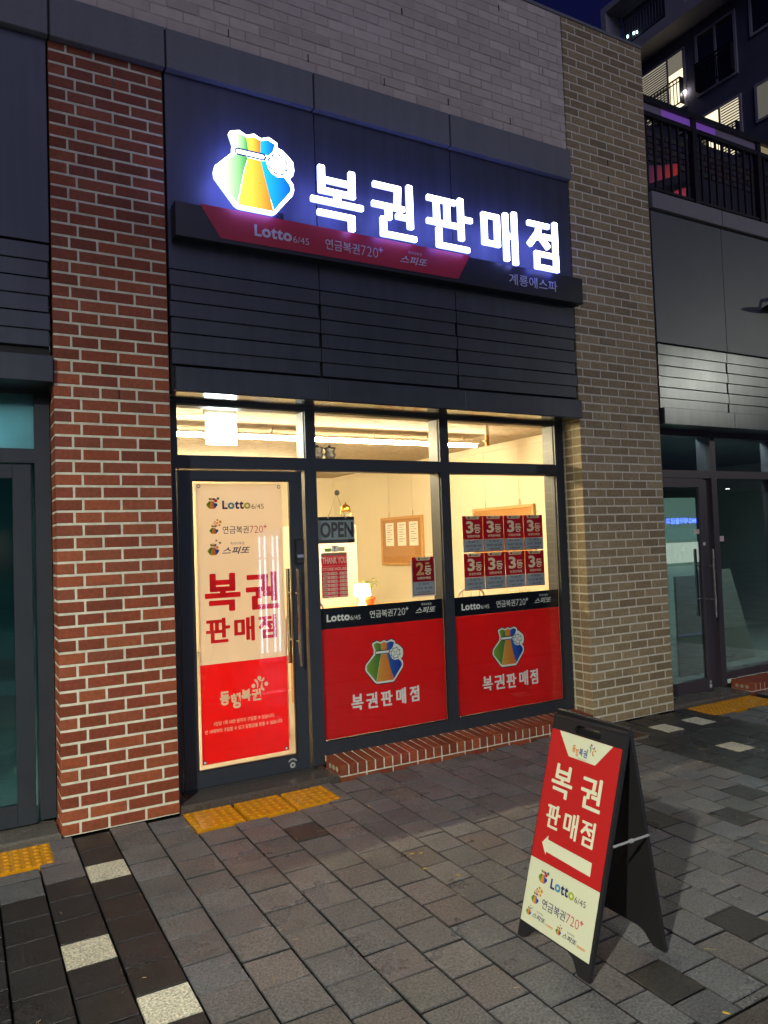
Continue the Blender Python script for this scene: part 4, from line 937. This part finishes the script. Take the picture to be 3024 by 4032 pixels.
for r_ in range(5):
    xx = 5.3+(r_ % 2)*.15
    while xx < 16: mb.fbox(fr, xx-5.2, xx-5.2+.28, 8.20+.11*r_, 8.29+.11*r_, 0, .012, tuple(q*random.uniform(.5, 1) for q in (.07, .055, .06))); xx += .31
mb.build('brick_band', brick_m, TB)
mb = MB(); mb.box(5.65, 22, .30, 4.2, 4.55, 4.74); mb.build('roof_slab', ledge_m, TB)
t = thing('red_banner', 'pink and red glowing banner behind the terrace bars', 'banner', (9.7, 3.6, 6.9)); fr = fac(3.6)
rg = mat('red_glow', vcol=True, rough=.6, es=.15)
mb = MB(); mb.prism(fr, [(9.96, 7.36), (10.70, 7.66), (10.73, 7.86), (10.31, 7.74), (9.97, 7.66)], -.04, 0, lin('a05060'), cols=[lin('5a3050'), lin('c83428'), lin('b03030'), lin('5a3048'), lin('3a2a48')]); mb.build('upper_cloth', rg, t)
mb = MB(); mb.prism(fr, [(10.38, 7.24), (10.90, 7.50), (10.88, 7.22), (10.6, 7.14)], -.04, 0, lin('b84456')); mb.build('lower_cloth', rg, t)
mb = MB(); mb.prism(fac(3.5), [(9.8, 7.14), (11.1, 7.66), (11.1, 7.56), (9.8, 7.02)], -.1, 0); mb.build('beam', rail_m, t)

# ------------------------------------------------ apartment block
A = thing('apartment_block', 'dark apartment tower with two lit windows behind the shops at the upper right', 'building', (24, 14, 0))
XA = 24.0
frA = Fr((XA, 0, 0), (0, -1, 0), (0, 0, 1), (-1, 0, 0))                       # u = -y
def abox(mb, y0, y1, z0, z1, w0, w1, bev=0): mb.fbox(frA, -y1, -y0, z0, z1, w0, w1, bev=bev)
mb = MB(); mb.box(XA, XA+12, -6, 16.2, -1, 34); mb.build('wall', navy_wall, A)
mb = MB(); mb.box(XA+5, XA+16, 16.2, 30, -1, 24.5); mb.build('rear_wing', navy_wall, A)
def awin(y0, y1, z0, z1, left=None, right=None, fw_=.09, trim=pale_wall, rail=True, split=None):
    mb = MB()
    for a in ((y0, y1, z0-fw_, z0), (y0, y1, z1, z1+fw_), (y0-fw_, y0, z0-fw_, z1+fw_), (y1, y1+fw_, z0-fw_, z1+fw_)): abox(mb, a[0], a[1], a[2], a[3], 0, .06)
    fo = mb.build('window', trim, A)
    sp = split or (y0+y1)/2
    mb = MB(); abox(mb, sp-.04, sp+.04, z0, z1, 0, .05); mb.build('mullion', trim, fo)
    for a, b, mm in ((y0, sp-.04, right), (sp+.04, y1, left)):
        mb = MB(); abox(mb, a, b, z0, z1, 0, .02); mb.build('pane', mm or MATS['night_glass'], fo)
    if rail:
        mb = MB(); abox(mb, y0, y1, z0+1.0, z0+1.05, .22, .26); abox(mb, y0, y1, z0+.04, z0+.08, .22, .26); abox(mb, y0, y1, z0+.86, z0+.89, .22, .26)
        yy = y0+.02
        while yy < y1: abox(mb, yy-.014, yy+.014, z0+.08, z0+1.0, .23, .25); yy += .145
        abox(mb, y0, y0+.04, z0+.04, z0+1.05, .0, .26); abox(mb, y1-.04, y1, z0+.04, z0+1.05, .0, .26)
        mb.build('window_rail', rail_m, fo)
    return fo
mat('night_glass', (.03, .03, .04), rough=.12, spec=.8)
f1 = awin(13.42, 15.6, 17.60, 19.72, left=lit_blind, right=lit_win, split=14.12)
mb = MB(); abox(mb, 13.42, 14.08, 19.05, 19.72, .021, .03); mb.build('blind', mat('grey_blind', lin('7c7666'), rough=.8, emis=(.8, .72, .55), es=.10), f1)
dim_slat = mat('blind_slat', lin('5c574a'), rough=.7)
mb = MB(); z = 17.62
while z < 19.7: abox(mb, 14.18, 15.58, z, z+.045, .021, .032); z += .095
mb.build('blind', dim_slat, f1)
awin(11.30, 12.78, 17.66, 19.80)
f2 = awin(11.24, 12.66, 14.80, 16.72, left=lit_win, right=mat('lit_stripe', lin('c0b48c'), emis=(1, .88, .6), es=.45, streak=.2), split=12.02, rail=True)
mb = MB(); z = 14.85
while z < 16.68: abox(mb, 11.26, 11.96, z, z+.04, .021, .032); z += .10
mb.build('blind', dim_slat, f2)
awin(8.6, 10.60, 18.60, 19.80, rail=False); awin(8.6, 10.55, 15.55, 16.70, rail=False, left=mat('dim_pane', lin('6e6a5c'), emis=(.6, .58, .45), es=.08))
awin(13.42, 15.6, 14.6, 16.6); awin(8.4, 10.3, 21.2, 23.2); awin(11.3, 12.7, 24.0, 26)
mb = MB(); abox(mb, 8.0, 15.60, 20.30, 20.72, 0, .9); mb.build('floor_slab', pale_wall, A)
mb = MB(); abox(mb, 12.55, 13.40, 20.72, 24.0, 0, .9); mb.build('pale_pier', pale_wall, A)
mb = MB(); abox(mb, 13.4, 16.5, 22.72, 22.98, 0, .9); abox(mb, 16.25, 16.5, 20.9, 22.72, .0, .9); mb.build('floor_slab', pale_wall, A)
for y0, y1 in ((13.44, 15.58), (9.0, 12.5)):
    mb = MB(); abox(mb, y0, y1, 21.66, 21.72, .84, .89); abox(mb, y0, y1, 20.80, 20.84, .84, .89); yy = y0
    while yy < y1: abox(mb, yy-.015, yy+.015, 20.84, 21.66, .85, .88); yy += .14
    mb.build('balcony_rail', mat('pale_rail', (.10, .10, .13), rough=.6), A)
mb = MB()
for y, z in ((15.25, 23.1), (14.95, 23.25), (15.15, 21.0), (14.85, 20.95), (14.7, 20.9)): abox(mb, y, y+.05, z, z+.10, .90, .93)
mb.build('indicator_light', mat('cyan_spark', (1, 1, 1), emis=(.6, 1, 1), es=3), A)
mb = MB(); abox(mb, 13.28, 13.36, 17.98, 18.06, .1, .16); mb.build('balcony_light', mat('spark', (1, 1, 1), emis=(1, .9, .8), es=14), A)

# ================================================================== A-FRAME SIGN
def sc_(p): return CAM+(Vector(p)-CAM)*1.0305
BLf = sc_((1.963, -2.242, 0)); BRf = sc_((1.963, -2.640, 0)); TLf = sc_((2.185, -2.272, .863)); TRf = sc_((2.185, -2.670, .863)); BRb = sc_((2.352, -2.650, 0)); TLb = sc_((2.200, -2.272, .863))
BLf.z = gz(BLf.y)+.002; 
U = (BRf-BLf); Wd = U.length; U.normalize(); V = TLf-BLf; Hd = V.length; V = V/Hd; Nn = U.cross(V).normalized()
kA = 1.0305
class Fs(Fr):
    def p(s, u, v, w=0): return s.O+s.U*(u*kA)+s.V*(v*kA)+s.N*w
AF = thing('sandwich_board', 'black folding pavement sign with a red and cream poster and a white arrow', 'pavement sign', (2.2, -2.45, gz(-2.45)))
frS = Fs(BLf, U, V, Nn)
foot = [(0, 0), (.030, 0), (.045, .010), (.062, .034), (.085, .050), (.11, .056), (.275, .056), (.305, .044), (.325, .018), (.340, 0), (.398, 0), (.398, .895), (.0, .895)]
def ring_panel(fr, wt, mirrored=False):
    mb = MB(); w0, w1 = -.016, 0
    out = foot
    # body in three pieces round the hand hole, edges butted
    hole = [(.128, .846), (.140, .838), (.262, .838), (.272, .850), (.268, .866), (.255, .872), (.145, .872), (.132, .862)]
    mb.prism(fr, [p for p in foot if p[1] < .8]+[(.398, .825), (0, .825)], w0, w1)
    mb.prism(fr, [(0, .825), (.200, .825), (.200, .838), (.140, .838), (.128, .848), (.130, .862), (.145, .872), (.200, .872), (.200, .895), (.006, .895), (0, .888)], w0, w1)
    mb.prism(fr, [(.200, .825), (.398, .825), (.398, .888), (.392, .895), (.200, .895), (.200, .872), (.255, .872), (.270, .862), (.272, .850), (.262, .838), (.200, .838)], w0, w1)
    return mb
ring_panel(frS, 0).build('front_panel', sign_plastic, AF)
Ob = sc_((2.352, -2.252, 0)); Ob.z = gz(Ob.y)+.002; Tb = TLb; Vb = (Tb-Ob); Vb = Vb/Vb.length; Nb = U.cross(Vb).normalized()
frB = Fs(Ob, U, Vb, Nb)
ring_panel(frB, 0).build('rear_panel', sign_plastic, AF)
mb = MB(); mb.fbox(frS, .004, .384, .062, .312, 0, .0012, lin('c9cdb0')); mb.fbox(frS, .004, .384, .3125, .832, 0, .0012, lin('ad1a1a')); mb.flat(frS, [(.048, .8315), (.120, .742), (.265, .742), (.340, .8315)], .0018, lin('c9cdb0')); mb.build('poster', print_m, AF)
cr = lin('cdd0b4'); mb = MB()
for ch, bx, tt in (('복', (.049, .167, .575, .703), .0170), ('권', (.214, .328, .571, .698), .0170), ('판', (.052, .131, .445, .541), .0125), ('매', (.148, .231, .441, .540), .0125), ('점', (.244, .325, .438, .537), .0125)): glyph(mb, frS, ch, *bx, tt, .0018, cr)
mb.build('lettering', print_m, AF)
mb = MB(); mb.flat(frS, [(.053, .381), (.083, .417), (.084, .401), (.326, .396), (.327, .346), (.084, .354), (.083, .341)], .0018, cr); mb.build('arrow', print_m, AF)
mb = MB()
text(mb, frS, '동', .135, .152, .763, .793, .0026, lin('c87a2a'), bold=.03); text(mb, frS, '행', .154, .171, .752, .782, .0026, lin('c87a2a'), bold=.03); text(mb, frS, '복', .191-.017, .213-.020, .757, .789, .0026, lin('2a4a8c'), bold=.03); text(mb, frS, '권', .197, .218, .757, .785, .0026, lin('2a4a8c'), bold=.03)
people_mark(mb, frS, .238, .796, .030, .0026, [lin('3a7a5a'), lin('7a2a6a'), lin('b86a34')])
for a, c in (((.216, .788), '8a9a2c'), ((.233, .812), '7a2a6a'), ((.256, .795), 'c88a3a')): mb.disc(frS, a[0], a[1], .0048, .0026, lin(c), 10)
text(mb, frS, 'Donghang Lottery', .172, .216, .744, .750, .0026, lin('5a6a7a'), bold=.0)
mb.build('company_logo', print_m, AF)
mb = MB(); logo_lotto(mb, frS, .137, .233, .0375, .0018); mb.build('lotto_logo', print_m, AF)
mb = MB(); logo_720(mb, frS, .109, .147, .0365, .0018); mb.build('pension_logo', print_m, AF)
mb = MB(); logo_spitto(mb, frS, .066, .096, .0235, .0018, tail='1000'); mb.build('instant_logo', print_m, AF)
mb = MB(); logo_spitto(mb, frS, .238, .092, .0235, .0018, tail='2000'); mb.build('instant_logo', print_m, AF)
mb = MB(); a = sc_((2.085, -2.672, .470)); b = sc_((2.268, -2.672, .472)); mb.tube([a, b], .005, 8); mb.tube([a+(b-a)*.5-Vector((.008, 0, 0)), a+(b-a)*.5+Vector((.008, 0, 0))], .008, 8); mb.build('spreader_bar', mat('grey_strap', lin('8a8c90'), rough=.4), AF)
mb = MB(); mb.tube([TLf+Nn*-.008, TRf+Nn*-.008], .010, 8); mb.build('hinge', sign_plastic, AF)

# ================================================================== STREET (behind the camera: lights the scene and shows in the glass)
def street_lamp(x, y, h, label, power=None, tgt=None, color=(1., .97, .80), head=None):
    t = thing('street_lamp', label, 'street lamp', (x, y, gz(y) if y > -3 else -.1), 'street lamps along the road')
    mb = MB(); mb.tube([(x, y, -.1), (x, y, h+.02)], .06, 12, r1=.04); mb.build('pole', rail_m, t)
    mb = MB(); mb.tube([(x, y, h), (x, y+.7, h+.12)], .03, 10); mb.build('arm', rail_m, t)
    mb = MB(); mb.box(x-.14, x+.14, y+.55, y+1.05, h+.06, h+.13); mb.build('head', rail_m, t)
    mb = MB()
    for i in range(2):
        for j in range(2): mb.box(x-.10+.11*i, x-.01+.11*i, y+.62+.2*j, y+.78+.2*j, h+.045, h+.058)
    mb.build('led_panel', mat('street_led', (1, 1, 1), emis=(.9, .95, 1.), es=18), t)
    if power:
        d = bpy.data.lights.new('lamp_light', 'SPOT'); o = bpy.data.objects.new('lamp_light', d); col.objects.link(o); o.parent = t
        o.location = Vector((x, y+.8, h+.03))-t.location; d.energy = power; d.color = color; d.shadow_soft_size = .09; d.spot_size = R(164); d.spot_blend = .45
        o.rotation_euler = (0, 0, 0)
        if tgt is not None:
            o.rotation_euler = (Vector(tgt)-Vector((x, y+.8, h+.03))).to_track_quat('-Z', 'Y').to_euler()
    return t
street_lamp(-4.4, -7.4, 5.0, 'tall street lamp across the pavement behind the viewer, to the left', power=2850)
street_lamp(14.6, -7.4, 5.0, 'tall street lamp across the pavement behind the viewer, to the right', power=300, tgt=(13.0, -3.4, 0))
street_lamp(61.8, -40, 5.3, 'distant street lamp mirrored in the right shop window, leftmost'); street_lamp(64.8, -40, 3.7, 'distant street lamp mirrored in the right shop window, middle one'); street_lamp(68.2, -40, 4.3, 'distant street lamp mirrored in the right shop window, rightmost')
# LED framed standing sign behind the viewer, mirrored in the door glass
t = thing('led_light_board', 'standing light board with white vertical LED lines mirrored in the door glass', 'light board', (4.0, -5.4, 0))
mb = MB(); mb.box(3.86, 4.22, -5.46, -5.42, -.10, 1.86); mb.build('board', mat('light_board', lin('8090b0'), emis=(.5, .6, 1.), es=.35), t)
for x in (3.885, 3.965, 4.09, 4.165):
    for z0, z1 in ((.05, 1.42), (1.45, 1.76)): mb = MB(); mb.tube([(x, -5.41, z0), (x, -5.41, z1)], .011, 8); mb.build('led_line', mat('led_cold', (1, 1, 1), emis=(.72, .82, 1.), es=8), t)
# bank across the road
K_ = thing('bank_building', 'bank with a blue lit sign across the road, seen mirrored in the right door', 'building', (31.5, -20, 0))
mb = MB(); mb.box(20, 60, -26, -20.05, -.1, 3.6); mb.build('wall', mat('bank_wall', (.05, .055, .065), rough=.8), K_)
frK = Fr((0, -20, 0), (-1, 0, 0), (0, 0, 1), (0, 1, 0))
mb = MB(); text(mb, frK, 'MG새마을금고', -32.35, -30.15, 1.98, 2.27, .05, (.06, .12, 1.), bold=.03); mb.build('sign_lettering', mat('blue_letters', vcol=True, es=9), K_)
mb = MB(); mb.disc(frK, -32.62, 2.12, .2, .05, (.05, .15, 1.)); mb.build('sign_emblem', mat('blue_letters', vcol=True), K_)
for a, b in ((30.15, 30.75), (30.8, 31.4), (31.45, 32.05), (32.1, 32.7)):
    mb = MB(); mb.box(a, b, -20.04, -20.0, .05, 1.05); mb.build('window', mat('bank_glass', lin('a8b4a0'), emis=(.75, .85, .72), es=1.0, nscale=5, namp=.5), K_)
mb = MB(); mb.box(30.1, 32.8, -20.04, -19.9, 1.2, 1.75); mb.build('awning', mat('bank_awning', (.03, .08, .16), emis=(.05, .15, .35), es=.15), K_)
# dark row of houses across the road so that the glass does not mirror an empty plain
for i, (xa, xb, h) in enumerate(((-40, -18, 7), (-17, -2, 9), (-1, 10, 6.5), (11, 19.5, 8), (61, 90, 9))):
    h_ = thing('opposite_building', ['low dark building across the road on the far left', 'dark three storey building across the road behind the viewer, left', 'low dark building across the road directly behind the viewer', 'dark building across the road next to the bank', 'dark building across the road beyond the bank'][i], 'building', ((xa+xb)/2, -22, 0), 'dark buildings across the road')
    mb = MB(); mb.box(xa, xb, -34, -21.5, -.1, h); mb.build('wall', mat('opposite_wall', (.06, .06, .07), rough=.85, nscale=.8, namp=.2), h_)
    x = xa+1
    while x < xb-2:
        mb = MB(); mb.box(x, x+1.5, -21.5, -21.45, 1.0, 2.5)
        mb.build('window', mat('opposite_window_lit', (.5, .5, .5), emis=(.8, .85, .7), es=.35) if random.random() < .3 else MATS['night_glass'], h_); x += 3.1
